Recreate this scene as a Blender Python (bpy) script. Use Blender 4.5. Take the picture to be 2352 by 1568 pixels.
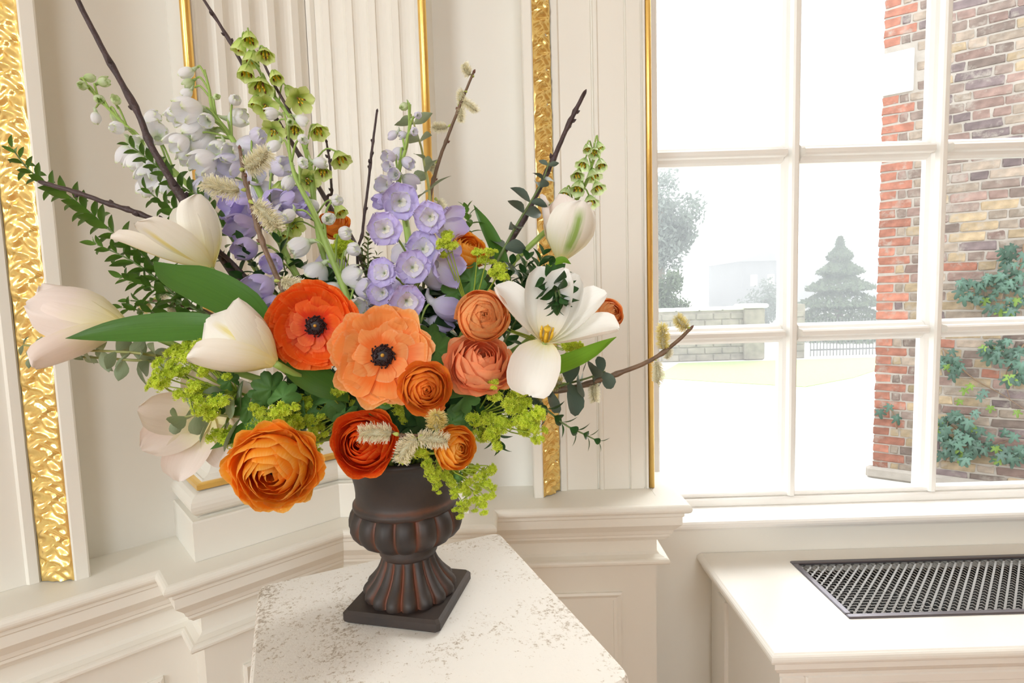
import bpy, math, random
import numpy as np
from mathutils import Vector, Matrix, noise
for _o in list(bpy.data.objects): bpy.data.objects.remove(_o)
C = bpy.context.scene.collection
SC = bpy.context.scene
rnd = random.Random(7)
nrs = np.random.RandomState(5)
pi = math.pi
R_ = math.radians

# ---------------------------------------------------------------- camera
FPX = 1245.6
PITCH, ROLL = R_(4.7915), R_(1.7026)
EYE = Vector((0, 0, 1.5))
FWD = Vector((0, math.cos(PITCH), -math.sin(PITCH)))
_up0 = Vector((0, math.sin(PITCH), math.cos(PITCH))); _r0 = Vector((1, 0, 0))
RGT = _r0 * math.cos(ROLL) - _up0 * math.sin(ROLL)
UPV = _r0 * math.sin(ROLL) + _up0 * math.cos(ROLL)
cam = bpy.data.cameras.new('camera'); cam.sensor_width = 36.0; cam.lens = FPX / 2352 * 36.0
cam.clip_start = 0.02; cam.clip_end = 300
camo = bpy.data.objects.new('camera', cam); C.objects.link(camo)
camo.matrix_world = Matrix(((RGT.x, UPV.x, -FWD.x, EYE.x), (RGT.y, UPV.y, -FWD.y, EYE.y), (RGT.z, UPV.z, -FWD.z, EYE.z), (0, 0, 0, 1)))
SC.camera = camo

# ---------------------------------------------------------------- light
SC.view_settings.view_transform = 'Standard'; SC.view_settings.look = 'None'
SC.view_settings.gamma = 1.0; SC.view_settings.use_curve_mapping = False
SC.view_settings.exposure = 0.3
SC.cycles.use_denoising = True
SC.cycles.max_bounces = 10; SC.cycles.diffuse_bounces = 6; SC.cycles.glossy_bounces = 3
SC.cycles.transmission_bounces = 6; SC.cycles.transparent_max_bounces = 12
SC.cycles.sample_clamp_indirect = 6.0; SC.cycles.caustics_reflective = False; SC.cycles.caustics_refractive = False
W = bpy.data.worlds.new('overcast_sky'); SC.world = W; W.use_nodes = True
_bg = W.node_tree.nodes['Background']; _bg.inputs[0].default_value = (0.93, 0.965, 1.0, 1); _bg.inputs[1].default_value = 4.2

def area(name, loc, target, sx, sy, power, col, portal=False):
    l = bpy.data.lights.new(name, 'AREA'); l.shape = 'RECTANGLE'; l.size = sx; l.size_y = sy
    l.energy = power; l.color = col
    o = bpy.data.objects.new(name, l); C.objects.link(o); o.location = loc
    o.rotation_euler = (Vector(target) - Vector(loc)).to_track_quat('-Z', 'Y').to_euler()
    if portal: l.cycles.is_portal = True
    return o
sun = bpy.data.lights.new('hazy_sun', 'SUN'); sun.energy = 3.4; sun.angle = R_(24); sun.color = (1.0, .97, .92)
suno = bpy.data.objects.new('hazy_sun', sun); C.objects.link(suno); suno.rotation_euler = Vector((-.68, -.75, -.90)).to_track_quat('-Z', 'Y').to_euler()
area('window_portal', (1.35, 1.76, 1.95), (1.35, 0.0, 1.95), 1.95, 2.3, 1, (1, 1, 1), portal=True)
# daylight through an unseen window behind the camera, plus one added fill lamp
area('unseen_back_light', (-2.8, -3.85, 2.25), (-.3, 1.2, 2.0), 1.5, 1.7, 80, (.90, .975, 1.0))
area('unseen_back_light', (0.7, -3.85, 2.35), (0.6, 1.0, 1.8), 1.4, 1.5, 27, (.90, .975, 1.0))  # fill lamp added to brighten the right wall and pedestal

# ---------------------------------------------------------------- projection helpers (calibration of the photo)
def ray(px, py):
    return (FWD + RGT * ((px - 1176) / FPX) + UPV * ((784 - py) / FPX))
def P(px, py, Y):
    d = ray(px, py); return EYE + d * (Y / d.y)
def Pz(px, py, z):
    d = ray(px, py); return EYE + d * ((z - EYE.z) / d.z)
def view_basis(p):
    t = (EYE - p).normalized(); r = RGT - t * RGT.dot(t); r.normalize(); u = t.cross(r); return r, u, t
def face_dir(p, a, b, c=1.0):
    r, u, t = view_basis(p); return (r * a + u * b + t * c).normalized()

# ---------------------------------------------------------------- object helpers
def link(name, data): 
    o = bpy.data.objects.new(name, data); C.objects.link(o); return o
def tag(o, label=None, cat=None, group=None, kind=None):
    if label: o['label'] = label
    if cat: o['category'] = cat
    if group: o['group'] = group
    if kind: o['kind'] = kind
    return o
def thing(name, label, cat, loc, group=None, kind=None):
    o = link(name, None); o.location = loc; o.empty_display_size = .02
    return tag(o, label, cat, group, kind)
def mesh(name, V, F, mat=None, uv=None, smooth=True):
    me = bpy.data.meshes.new(name)
    V = np.asarray(V, dtype=float).reshape(-1, 3)
    me.from_pydata(V.tolist(), [], [tuple(int(i) for i in f) for f in F])
    if uv is not None:
        l = me.uv_layers.new(name='UVMap')
        li = np.empty(len(me.loops), dtype=np.int32); me.loops.foreach_get('vertex_index', li)
        l.data.foreach_set('uv', np.asarray(uv, dtype=np.float32)[li].ravel())
    if smooth: me.polygons.foreach_set('use_smooth', np.ones(len(me.polygons), dtype=bool))
    if mat: me.materials.append(mat)
    return me
def part(name, me, parent=None, M=None, label=None, kind=None):
    """a part in world coordinates under a thing (an Empty without rotation), or in local ones under a part"""
    o = link(name, me)
    if M is not None: o.matrix_basis = M
    if parent is not None:
        o.parent = parent
        if parent.type == 'EMPTY': o.matrix_parent_inverse = Matrix.Translation(-Vector(parent.location))
    if label: o['label'] = label
    if kind: o['kind'] = kind
    return o
def frame(Z, X, o, s=1.0):
    Z = Vector(Z).normalized(); X = Vector(X); X = (X - Z * X.dot(Z))
    if X.length < 1e-6: X = Z.orthogonal()
    X.normalize(); Y = Z.cross(X)
    return Matrix(((X.x * s, Y.x * s, Z.x * s, o[0]), (X.y * s, Y.y * s, Z.y * s, o[1]), (X.z * s, Y.z * s, Z.z * s, o[2]), (0, 0, 0, 1)))
def join(parts):
    V, F, U, n = [], [], [], 0
    for p in parts:
        V.append(np.asarray(p[0], dtype=float)); F += [tuple(i + n for i in f) for f in p[1]]
        U.append(np.asarray(p[2], dtype=float) if len(p) > 2 and p[2] is not None else np.zeros((len(p[0]), 2))); n += len(p[0])
    return np.concatenate(V), F, np.concatenate(U)
def xform(g, M):
    V = np.asarray(g[0], dtype=float); A = np.array(M)
    return (V @ A[:3, :3].T + A[:3, 3], g[1], g[2] if len(g) > 2 else None)
_G = {}
def gridf(nu, nv):
    if (nu, nv) not in _G:
        _G[(nu, nv)] = [(j * nu + i, j * nu + i + 1, (j + 1) * nu + i + 1, (j + 1) * nu + i) for j in range(nv - 1) for i in range(nu - 1)]
    return _G[(nu, nv)]
PROF = {
 'tulip': [(0, .22), (.12, .52), (.3, .86), (.5, 1), (.7, .99), (.84, .88), (.93, .66), (1, .18)],
 'round': [(0, .16), (.15, .5), (.35, .85), (.6, 1), (.8, .9), (.92, .62), (1, .2)],
 'leaf': [(0, .1), (.12, .45), (.35, .95), (.5, 1), (.7, .78), (.88, .36), (1, .02)],
 'tulipleaf': [(0, .55), (.25, .95), (.45, 1), (.62, .88), (.77, .63), (.89, .33), (1, .01)],
 'lance': [(0, .12), (.2, .7), (.4, 1), (.65, .8), (.85, .42), (1, .02)],
 'bell': [(0, .5), (.3, .75), (.6, .95), (.8, 1), (.93, .7), (1, .1)],
}
def blade(L, Wd, a0=0, a1=0, cup=.6, nu=7, nv=9, prof='round', ruff=0., rf=3, seed=0, curl=0.):
    v = np.linspace(0, 1, nv); u = np.linspace(-1, 1, nu)
    xs, ys = zip(*PROF[prof]); w = np.interp(v, xs, ys) * Wd
    a = np.radians(a0 + (a1 - a0) * v + curl * np.maximum(0, v - .75) / .25)
    dx, dz = np.sin(a), np.cos(a); st = L / (nv - 1)
    x = np.concatenate([[0], np.cumsum((dx[1:] + dx[:-1]) / 2 * st)]); z = np.concatenate([[0], np.cumsum((dz[1:] + dz[:-1]) / 2 * st)])
    c = max(cup, 1e-3); th = c * u
    yy = w[:, None] * (np.sin(th) / c)[None, :]; nn = w[:, None] * ((1 - np.cos(th)) / c)[None, :]
    if ruff:
        ph = np.random.RandomState(seed).rand(3) * 6.28
        nn = nn + ruff * Wd * (np.sin(rf * pi * u + ph[0])[None, :] * (v ** 2)[:, None] + .6 * np.sin(rf * 1.7 * pi * u + ph[1])[None, :] * (v ** 4)[:, None])
    X = x[:, None] - np.cos(a)[:, None] * nn; Z = z[:, None] + np.sin(a)[:, None] * nn
    V = np.stack([X, yy, Z], -1).reshape(-1, 3)
    uv = np.stack(np.broadcast_arrays(u[None, :] * .5 + .5, v[:, None]), -1).reshape(-1, 2)
    return V, gridf(nu, nv), uv
def shell(a, b, tip, phw, twist=.06, ruff=.0, nu=9, nv=8, flare=0., seed=0, th0=172, notch=.2, swirl=0.):
    v = np.linspace(0, 1, nv)[:, None]; u = np.linspace(-1, 1, nu)[None, :]
    ve = v * (1 - notch * np.abs(u) ** 2.4)
    th = np.radians(th0 + (tip - th0) * ve)
    r = np.random.RandomState(seed); p = r.rand(4) * 6.28
    rr = 1 + twist * u * v + flare * ve ** 4 + ruff * ve ** 3 * (np.sin(3.1 * u + p[0]) + .6 * np.sin(5.3 * u + p[1]))
    ph = phw * u * (1 - .12 * v)
    X = a * np.sin(th) * np.cos(ph) * rr; Y = a * np.sin(th) * np.sin(ph) * rr
    Z = -b * -np.cos(th) * (1 + .5 * (rr - 1)) + ruff * .5 * b * ve ** 3 * np.sin(4 * u + p[2]) + swirl * u * np.sin(np.minimum(ve, .95) * pi * .62)
    V = np.stack(np.broadcast_arrays(X, Y, Z), -1).reshape(-1, 3)
    uv = np.stack(np.broadcast_arrays(u * .5 + .5 + 0 * v, ve + 0 * u), -1).reshape(-1, 2)
    return V, gridf(nu, nv), uv
def cr(pts, n):
    """Catmull-Rom through control points"""
    p = [Vector(q) for q in pts]
    if len(p) == 2: return [p[0].lerp(p[1], i / (n - 1)) for i in range(n)]
    p = [p[0] * 2 - p[1]] + p + [p[-1] * 2 - p[-2]]; out = []; m = len(p) - 3
    for i in range(n):
        t = i / (n - 1) * m; k = min(int(t), m - 1); t -= k; a, b, c, d = p[k:k + 4]
        out.append(.5 * ((2 * b) + (c - a) * t + (2 * a - 5 * b + 4 * c - d) * t * t + (3 * b - a - 3 * c + d) * t ** 3))
    return out
def tube(pts, r, seg=7, cap=True):
    n = len(pts); r = [r] * n if not hasattr(r, '__len__') else r
    V, F, U = [], [], []; X = None
    for i, p in enumerate(pts):
        T = (pts[min(i + 1, n - 1)] - pts[max(i - 1, 0)])
        T = T.normalized() if T.length > 1e-9 else Vector((0, 0, 1))
        if X is None: X = T.orthogonal()
        X = (X - T * X.dot(T)); X = X.normalized() if X.length > 1e-6 else T.orthogonal().normalized()
        Yv = T.cross(X)
        for k in range(seg):
            q = p + (X * math.cos(2 * pi * k / seg) + Yv * math.sin(2 * pi * k / seg)) * r[i]
            V.append(q[:]); U.append((k / seg, i / max(1, n - 1)))
    for i in range(n - 1):
        for k in range(seg):
            a, b = i * seg + k, i * seg + (k + 1) % seg; F.append((a, b, b + seg, a + seg))
    if cap: F.append(tuple(range(seg - 1, -1, -1))); F.append(tuple((n - 1) * seg + k for k in range(seg)))
    return V, F, U
def ribbon(pts, Wd, nrm, prof='tulipleaf', nu=7, nv=16, fold=.25, wave=0., seed=0):
    q = cr(pts, nv); v = np.linspace(0, 1, nv); xs, ys = zip(*PROF[prof]); w = np.interp(v, xs, ys) * Wd
    V, U = [], []
    for i, p in enumerate(q):
        T = (q[min(i + 1, nv - 1)] - q[max(0, i - 1)]).normalized(); N = Vector(nrm); N = (N - T * N.dot(T)).normalized(); S = T.cross(N)
        for k in range(nu):
            u = -1 + 2 * k / (nu - 1)
            o = p + S * (u * w[i]) + N * (fold * u * u * w[i] + wave * Wd * math.sin(v[i] * 9 + seed + u * 2) * u)
            V.append(o[:]); U.append((u * .5 + .5, v[i]))
    return V, gridf(nu, nv), U
def lathe(prof, n=48, mod=None):
    V, F, U = [], [], []; m = len(prof)
    for k in range(n):
        f = 2 * pi * k / n
        for j, (r, z) in enumerate(prof):
            rr, zz = (r, z) if mod is None else mod(r, z, f, j / (m - 1))
            V.append((rr * math.cos(f), rr * math.sin(f), zz)); U.append((k / n, j / (m - 1)))
    for k in range(n):
        for j in range(m - 1):
            a = k * m + j; b = ((k + 1) % n) * m + j; F.append((a, b, b + 1, a + 1))
    return V, F, U
def box(x0, x1, y0, y1, z0, z1):
    V = [(x, y, z) for z in (z0, z1) for y in (y0, y1) for x in (x0, x1)]
    return V, [(0, 2, 3, 1), (4, 5, 7, 6), (0, 1, 5, 4), (2, 6, 7, 3), (0, 4, 6, 2), (1, 3, 7, 5)], None
def prism(poly, z0, z1):
    n = len(poly); V = [(p[0], p[1], z0) for p in poly] + [(p[0], p[1], z1) for p in poly]
    return V, [tuple(range(n - 1, -1, -1)), tuple(range(n, 2 * n))] + [(i, (i + 1) % n, n + (i + 1) % n, n + i) for i in range(n)], None
def rbox(x0, x1, y0, y1, z0, z1, r=.004):
    """box with chamfered edges"""
    def ring(i, z): return [(x0 + i + r, y0 + i, z), (x1 - i - r, y0 + i, z), (x1 - i, y0 + i + r, z), (x1 - i, y1 - i - r, z), (x1 - i - r, y1 - i, z), (x0 + i + r, y1 - i, z), (x0 + i, y1 - i - r, z), (x0 + i, y0 + i + r, z)]
    rs = [ring(r, z0), ring(0, z0 + r), ring(0, z1 - r), ring(r, z1)]; V = [p for q in rs for p in q]; F = [tuple(range(7, -1, -1)), tuple(range(24, 32))]
    for j in range(3): F += [(j * 8 + k, j * 8 + (k + 1) % 8, j * 8 + 8 + (k + 1) % 8, j * 8 + 8 + k) for k in range(8)]
    return V, F, None
def sweep(path, prof, right=True, cap=True):
    """moulding: profile (out, z) swept along a plan path with mitred corners; 'out' is to the right of the walk"""
    p = [Vector((a[0], a[1])) for a in path]; n = len(p); m = len(prof); V, F = [], []; sg = 1 if right else -1
    for i in range(n):
        d0 = (p[i] - p[i - 1]).normalized() if i > 0 else None; d1 = (p[i + 1] - p[i]).normalized() if i < n - 1 else None
        n0 = Vector((d0.y, -d0.x)) * sg if d0 else None; n1 = Vector((d1.y, -d1.x)) * sg if d1 else None
        if n0 is None: mt = n1
        elif n1 is None: mt = n0
        else:
            b = n0 + n1; mt = b / max(.2, b.dot(n0))
        for (o, z) in prof: q = p[i] + mt * o; V.append((q.x, q.y, z))
    for i in range(n - 1):
        for j in range(m - 1):
            a = i * m + j; F.append((a, a + 1, a + m + 1, a + m))
    if cap: F += [tuple(range(m)), tuple((n - 1) * m + j for j in range(m - 1, -1, -1))]
    return V, F, None
def arc(cx, cz, r, a0, a1, n=6):
    return [(cx + r * math.cos(R_(a0 + (a1 - a0) * i / (n - 1))), cz + r * math.sin(R_(a0 + (a1 - a0) * i / (n - 1)))) for i in range(n)]

# ---------------------------------------------------------------- materials
def nmat(name):
    m = bpy.data.materials.new(name); m.use_nodes = True; nt = m.node_tree; return m, nt, nt.nodes['Principled BSDF'], nt.nodes['Material Output']
def N(nt, t, **kw):
    n = nt.nodes.new(t)
    for k, v in kw.items():
        if k.startswith('i_'):
            kk = k[2:]; n.inputs[int(kk) if kk.isdigit() else kk.replace('_', ' ')].default_value = v
        else: setattr(n, k, v)
    return n
def ramp(nt, stops, fac):
    r = nt.nodes.new('ShaderNodeValToRGB'); e = r.color_ramp.elements
    while len(e) < len(stops): e.new(.5)
    for i, (p, c) in enumerate(stops): e[i].position = p; e[i].color = (*c, 1)
    nt.links.new(fac, r.inputs[0]); return r.outputs[0]
def plain(name, col, rough=.5, metal=0., spec=.5, noise_amt=.0, nscale=8., bump=0., bscale=40., coat=0.):
    m, nt, b, o = nmat(name)
    b.inputs['Roughness'].default_value = rough; b.inputs['Metallic'].default_value = metal; b.inputs['Specular IOR Level'].default_value = spec
    b.inputs['Coat Weight'].default_value = coat
    tc = N(nt, 'ShaderNodeTexCoord')
    if noise_amt:
        nz = N(nt, 'ShaderNodeTexNoise', i_Scale=nscale, i_Detail=5.); nt.links.new(tc.outputs['Object'], nz.inputs['Vector'])
        lo = tuple(c * (1 - noise_amt) for c in col); hi = tuple(min(1, c * (1 + noise_amt)) for c in col)
        nt.links.new(ramp(nt, [(.3, lo), (.7, hi)], nz.outputs[0]), b.inputs['Base Color'])
    else: b.inputs['Base Color'].default_value = (*col, 1)
    if bump:
        nb = N(nt, 'ShaderNodeTexNoise', i_Scale=bscale, i_Detail=4.); nt.links.new(tc.outputs['Object'], nb.inputs['Vector'])
        bp = N(nt, 'ShaderNodeBump', i_Strength=bump, i_Distance=.004); nt.links.new(nb.outputs[0], bp.inputs['Height']); nt.links.new(bp.outputs[0], b.inputs['Normal'])
    return m
def petal_mat(name, stops, transl=.35, rough=.45, streak=.08, var=.08, tcol=None, across=None, rim=None):
    """thin plant tissue: colour runs from base (v=0) to tip (v=1), fine streaks along it, light passes through"""
    m, nt, b, o = nmat(name)
    uv = N(nt, 'ShaderNodeUVMap'); sp = N(nt, 'ShaderNodeSeparateXYZ'); nt.links.new(uv.outputs[0], sp.inputs[0])
    mp = N(nt, 'ShaderNodeMapping'); mp.inputs['Scale'].default_value = (22, 2.2, 1); nt.links.new(uv.outputs[0], mp.inputs['Vector'])
    nz = N(nt, 'ShaderNodeTexNoise', i_Scale=1.0, i_Detail=3.); nt.links.new(mp.outputs[0], nz.inputs['Vector'])
    oi = N(nt, 'ShaderNodeObjectInfo')
    ad = N(nt, 'ShaderNodeMath', operation='MULTIPLY_ADD'); ad.inputs[1].default_value = .25; nt.links.new(nz.outputs[0], ad.inputs[0]); 
    sb = N(nt, 'ShaderNodeMath', operation='SUBTRACT'); sb.inputs[1].default_value = .125; nt.links.new(sp.outputs[1], sb.inputs[0]); nt.links.new(sb.outputs[0], ad.inputs[2])
    col = ramp(nt, stops, ad.outputs[0])
    if across:   # a stripe along the midrib: (colour, width)
        c2, wd = across; a1 = N(nt, 'ShaderNodeMath', operation='SUBTRACT'); a1.inputs[1].default_value = .5; nt.links.new(sp.outputs[0], a1.inputs[0])
        a2 = N(nt, 'ShaderNodeMath', operation='ABSOLUTE'); nt.links.new(a1.outputs[0], a2.inputs[0])
        a4 = N(nt, 'ShaderNodeMath', operation='MULTIPLY_ADD'); a4.inputs[1].default_value = .16; nt.links.new(nz.outputs[0], a4.inputs[0]); nt.links.new(a2.outputs[0], a4.inputs[2])
        f = ramp(nt, [(.11, (.9,) * 3), (.12 + wd, (0,) * 3)], a4.outputs[0])
        g = ramp(nt, [(.12, (0,) * 3), (.32, (1,) * 3), (.75, (1,) * 3), (.93, (0,) * 3)], sp.outputs[1])
        mm = N(nt, 'ShaderNodeMath', operation='MULTIPLY'); nt.links.new(f, mm.inputs[0]); nt.links.new(g, mm.inputs[1])
        mx = N(nt, 'ShaderNodeMix', data_type='RGBA'); nt.links.new(mm.outputs[0], mx.inputs[0]); nt.links.new(col, mx.inputs[6]); mx.inputs[7].default_value = (*c2, 1); col = mx.outputs[2]
    if rim:   # paler cut edges of the petal
        a1 = N(nt, 'ShaderNodeMath', operation='SUBTRACT'); a1.inputs[1].default_value = .5; nt.links.new(sp.outputs[0], a1.inputs[0])
        a2 = N(nt, 'ShaderNodeMath', operation='ABSOLUTE'); nt.links.new(a1.outputs[0], a2.inputs[0])
        f = ramp(nt, [(.36, (0,) * 3), (.485, (1,) * 3)], a2.outputs[0])
        vr = ramp(nt, [(.62, (0,) * 3), (.85, (1,) * 3)], sp.outputs[1]); mm = N(nt, 'ShaderNodeMath', operation='MULTIPLY'); nt.links.new(f, mm.inputs[0]); nt.links.new(vr, mm.inputs[1])
        mx = N(nt, 'ShaderNodeMix', data_type='RGBA'); nt.links.new(mm.outputs[0], mx.inputs[0]); nt.links.new(col, mx.inputs[6]); mx.inputs[7].default_value = (*rim, 1); col = mx.outputs[2]
    hs = N(nt, 'ShaderNodeHueSaturation')
    v1 = N(nt, 'ShaderNodeMapRange'); v1.inputs[3].default_value = 1 - var; v1.inputs[4].default_value = 1 + var; nt.links.new(oi.outputs['Random'], v1.inputs[0])
    v2 = N(nt, 'ShaderNodeMapRange'); v2.inputs[3].default_value = -streak; v2.inputs[4].default_value = streak; nt.links.new(nz.outputs[0], v2.inputs[0])
    va = N(nt, 'ShaderNodeMath', operation='ADD'); nt.links.new(v1.outputs[0], va.inputs[0]); nt.links.new(v2.outputs[0], va.inputs[1]); nt.links.new(va.outputs[0], hs.inputs['Value'])
    nt.links.new(col, hs.inputs['Color'])
    b.inputs['Roughness'].default_value = rough; b.inputs['Specular IOR Level'].default_value = .3
    nt.links.new(hs.outputs[0], b.inputs['Base Color'])
    bp = N(nt, 'ShaderNodeBump', i_Strength=.25, i_Distance=.001); nt.links.new(nz.outputs[0], bp.inputs['Height']); nt.links.new(bp.outputs[0], b.inputs['Normal'])
    tr = N(nt, 'ShaderNodeBsdfTranslucent'); ms = N(nt, 'ShaderNodeMixShader'); ms.inputs[0].default_value = transl
    if tcol:
        mx = N(nt, 'ShaderNodeMix', data_type='RGBA', blend_type='MULTIPLY'); mx.inputs[0].default_value = 1; nt.links.new(hs.outputs[0], mx.inputs[6]); mx.inputs[7].default_value = (*tcol, 1); nt.links.new(mx.outputs[2], tr.inputs[0])
    else: nt.links.new(hs.outputs[0], tr.inputs[0])
    nt.links.new(b.outputs[0], ms.inputs[1]); nt.links.new(tr.outputs[0], ms.inputs[2]); nt.links.new(ms.outputs[0], o.inputs[0])
    return m
def leaf_mat(name, col, back=None, rough=.38, transl=.22, rib=.10, var=.16):
    lo = tuple(c * .8 for c in col); hi = tuple(min(1, c * 1.15) for c in col)
    return petal_mat(name, [(0, hi), (.5, col), (1, lo)], transl, rough, .20, var, across=None)
M = {}
M['paint'] = plain('cream_paint', (.85, .83, .77), .42, noise_amt=.015, nscale=3, bump=.05, bscale=25)
M['niche'] = plain('niche_paint', (.81, .792, .74), .5, noise_amt=.02, nscale=3, bump=.04, bscale=20)
M['white'] = plain('white_gloss_paint', (.89, .875, .845), .28, noise_amt=.01, bump=.04, bscale=20)
M['ceil'] = plain('ceiling_paint', (.86, .83, .78), .7)
M['floor'] = plain('floor_boards', (.40, .22, .085), .4, noise_amt=.2, nscale=6)
M['gold'] = plain('gilding', (1.0, .71, .26), .27, metal=.78, noise_amt=.08, nscale=30, bump=.12, bscale=120)
M['goldp'] = plain('gilded_rod', (.98, .62, .18), .3, metal=.75, noise_amt=.1, nscale=14, bump=.1, bscale=60)
# ================================================================ THE ROOM
CX, CY = -.5257, 1.5367
UL = (-.7390, -.6737); NL = (.6737, -.7390)
def Rw(s, n): return (CX + s, CY - n)
def Lw(s, n): return (CX + s * UL[0] + n * NL[0], CY + s * UL[1] + n * NL[1])
def Kw(n): return (CX + n * .3874, CY - n)
def side(sd): return Rw if sd == 'r' else Lw
LEDGE = .95; TOP = 3.4
def S(name, me, parent=None, M_=None): return part(name, me, parent, M_, kind=None if parent else 'structure')

def B_0(name, bx, mat):
    g = box(*bx); return S(name, mesh(name, g[0], g[1], mat, smooth=False))
fl = B_0('floor', (-4.2, 3.4, -4.1, 1.7, -.1, 0), M['floor'])
ce = B_0('ceiling', (-4.2, 3.4, -4.1, 1.75, TOP, TOP + .1), M['ceil'])
def P_(name, poly, z0, z1, mat, parent=None, smooth=False):
    g = prism(poly, z0, z1); return S(name, mesh(name, g[0], g[1], mat, smooth=smooth), parent)
def B_(name, b, mat, parent=None):
    g = rbox(*b) if min(b[1] - b[0], b[3] - b[2], b[5] - b[4]) > .009 else box(*b); return S(name, mesh(name, g[0], g[1], mat, smooth=False), parent)
wr = P_('wall_right', [Kw(0), Rw(.912, 0), Rw(.912, -.23), Kw(-.23)], 0, TOP, M['niche'])
wl = P_('wall_left', [Kw(0), Kw(-.23), Lw(4.6, -.23), Lw(4.6, 0)], 0, TOP, M['niche'])
# the rest of the room, behind and beside the camera
M['tan'] = plain('tan_wall_paint', (.44, .29, .13), .6)
B_('wall_back', (-4.2, 3.4, -4.1, -4.0, 0, 1.75), M['tan']); B_('wall_back', (-4.2, 3.4, -4.1, -4.0, 3.1, TOP), M['tan'])
for x0, x1 in ((-4.2, -3.6), (-2.0, -.1), (1.5, 3.4)): B_('wall_back', (x0, x1, -4.1, -4.0, 1.75, 3.1), M['tan'])
B_('wall_side', (3.3, 3.4, -4.0, 1.7, 0, TOP), M['tan'])
g = prism([(-3.85, -1.6), (-3.85, -4.1), (-3.95, -4.1), (-3.95, -1.6)], 0, TOP); S('wall_side', mesh('wall_side', *g[:2], M['tan'], smooth=False))
ww = B_('wall_window', (.38, 3.3, 1.605, 1.76, 0, .788), M['paint'])
B_('wall_window', (.38, 3.3, 1.605, 1.76, 3.17, TOP), M['paint']); B_('wall_window', (2.40, 3.3, 1.605, 1.76, .788, 3.17), M['paint'])

# ---- carved gilt strip: a relief of scrolled leaves, one for each wall
def carved(sd, p0, p1, z0, z1, name):
    f = side(sd); a = Vector((*f(*p0), 0)); b = Vector((*f(*p1), 0)); ax = b - a; wd = ax.length; ax.normalize()
    nrm = Vector((ax.y, -ax.x, 0)); 
    if nrm.dot(Vector((0, -1, 0))) < 0: nrm = -nrm
    nu, nv = 23, int((z1 - z0) / .0024); u = np.linspace(0, 1, nu)[None, :]; z = np.linspace(0, z1 - z0, nv)[:, None]
    per = .088; t = z / per; x = (u - .5) * 2
    if sd == 'l': x = -x
    h = 0 * x + 0 * t
    ft = (t % 1.0)
    def bump(cx, cz, rx, rz, hh, rot=0.):
        dx, dz = x - cx, (ft - cz + .5) % 1.0 - .5; dz = dz * per / .024
        c_, s_ = math.cos(rot), math.sin(rot); q = ((dx * c_ + dz * s_) / rx) ** 2 + ((-dx * s_ + dz * c_) / rz) ** 2
        return hh * np.exp(-q * 1.3)
    h = h + bump(-.35, .12, .38, .42, 1.0) + bump(.3, .30, .5, .22, .9, .7) + bump(-.1, .50, .65, .20, .9, -.6) + bump(.45, .62, .28, .5, .8, .3) + bump(-.5, .74, .3, .3, .8) + bump(.1, .88, .7, .16, .8, .9) - bump(.62, .95, .3, .34, 1.1) - bump(-.05, .33, .25, .12, .7) - bump(-.72, .42, .2, .5, .6)
    wob = np.array([[noise.noise((uu * 1.6, zz * 22, 3.1 if sd == 'l' else 7.7)) for uu in u[0]] for zz in z[:, 0]])
    h = h + .5 * wob + .25 * np.sin((t * 4 + np.abs(x) * 1.3) * 2 * pi) * (np.abs(x) < .8)
    edge = np.clip((1 - np.abs(x)) / .14, 0, 1); h = h * edge
    h = h * (.0085 if sd == 'r' else .0062)
    h[:, 0] = -.004; h[:, -1] = -.004
    base = a[None, None, :] if False else None
    V = np.zeros((nv, nu, 3)); V[..., 0] = a.x + ax.x * wd * u + nrm.x * h; V[..., 1] = a.y + ax.y * wd * u + nrm.y * h; V[..., 2] = z0 + z
    return mesh(name, V.reshape(-1, 3), gridf(nu, nv), M['gold'], smooth=True)
def wall_trim(sd, send):
    f = side(sd); w = wr if sd == 'r' else wl
    fr = [(.574, -.01), (.574, .098), (.577, .101), (.597, .101), (.600, .098), (.600, -.01)]
    P_('frame_fillet', [f(*q) for q in fr], LEDGE, TOP - .001, M['paint'], w)
    core = [(.599, -.01), (.599, .088), (.650, .040), (.650, -.01)]
    P_('strip_backing', [f(*q) for q in core], LEDGE, TOP - .001, M['paint'], w)
    part('carved_strip', carved(sd, (.600, .099), (.652, .050), LEDGE + .001, TOP, 'carved_strip'), w, label='gilded carved strip')
    pn = [(0.65, -0.01), (0.65, 0.05), (0.6529, 0.053), (0.6676, 0.053), (0.6725, 0.046), (0.7554, 0.046), (0.7574, 0.041), (0.7603, 0.041), (0.7623, 0.05), (0.7662, 0.053), (0.7711, 0.053), (0.775, 0.049), (0.8433, 0.049), (0.8453, 0.045), (0.8472, 0.045), (0.8492, 0.052), (0.8853, 0.052), (0.8873, 0.045), (0.8902, 0.045), (0.8921, 0.053), (0.898, 0.053), (0.898, -0.01)]
    P_('reeded_panel', [f(*q) for q in pn], LEDGE, TOP - .001, M['paint'], w)
    c = Vector((*f(.907, .047), 0)); g = tube([c + Vector((0, 0, LEDGE + .002)), c + Vector((0, 0, TOP - .002))], .0085, 12)
    part('gilt_rod', mesh('gilt_rod', *g[:2], M['goldp']), w, label='gilded rod')
wall_trim('r', .93); wall_trim('l', .93)
P_('plain_wall_face', [Lw(.916, -.01), Lw(.916, .046), Lw(4.5, .046), Lw(4.5, -.01)], LEDGE, TOP - .001, M['paint'], wl)

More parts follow.
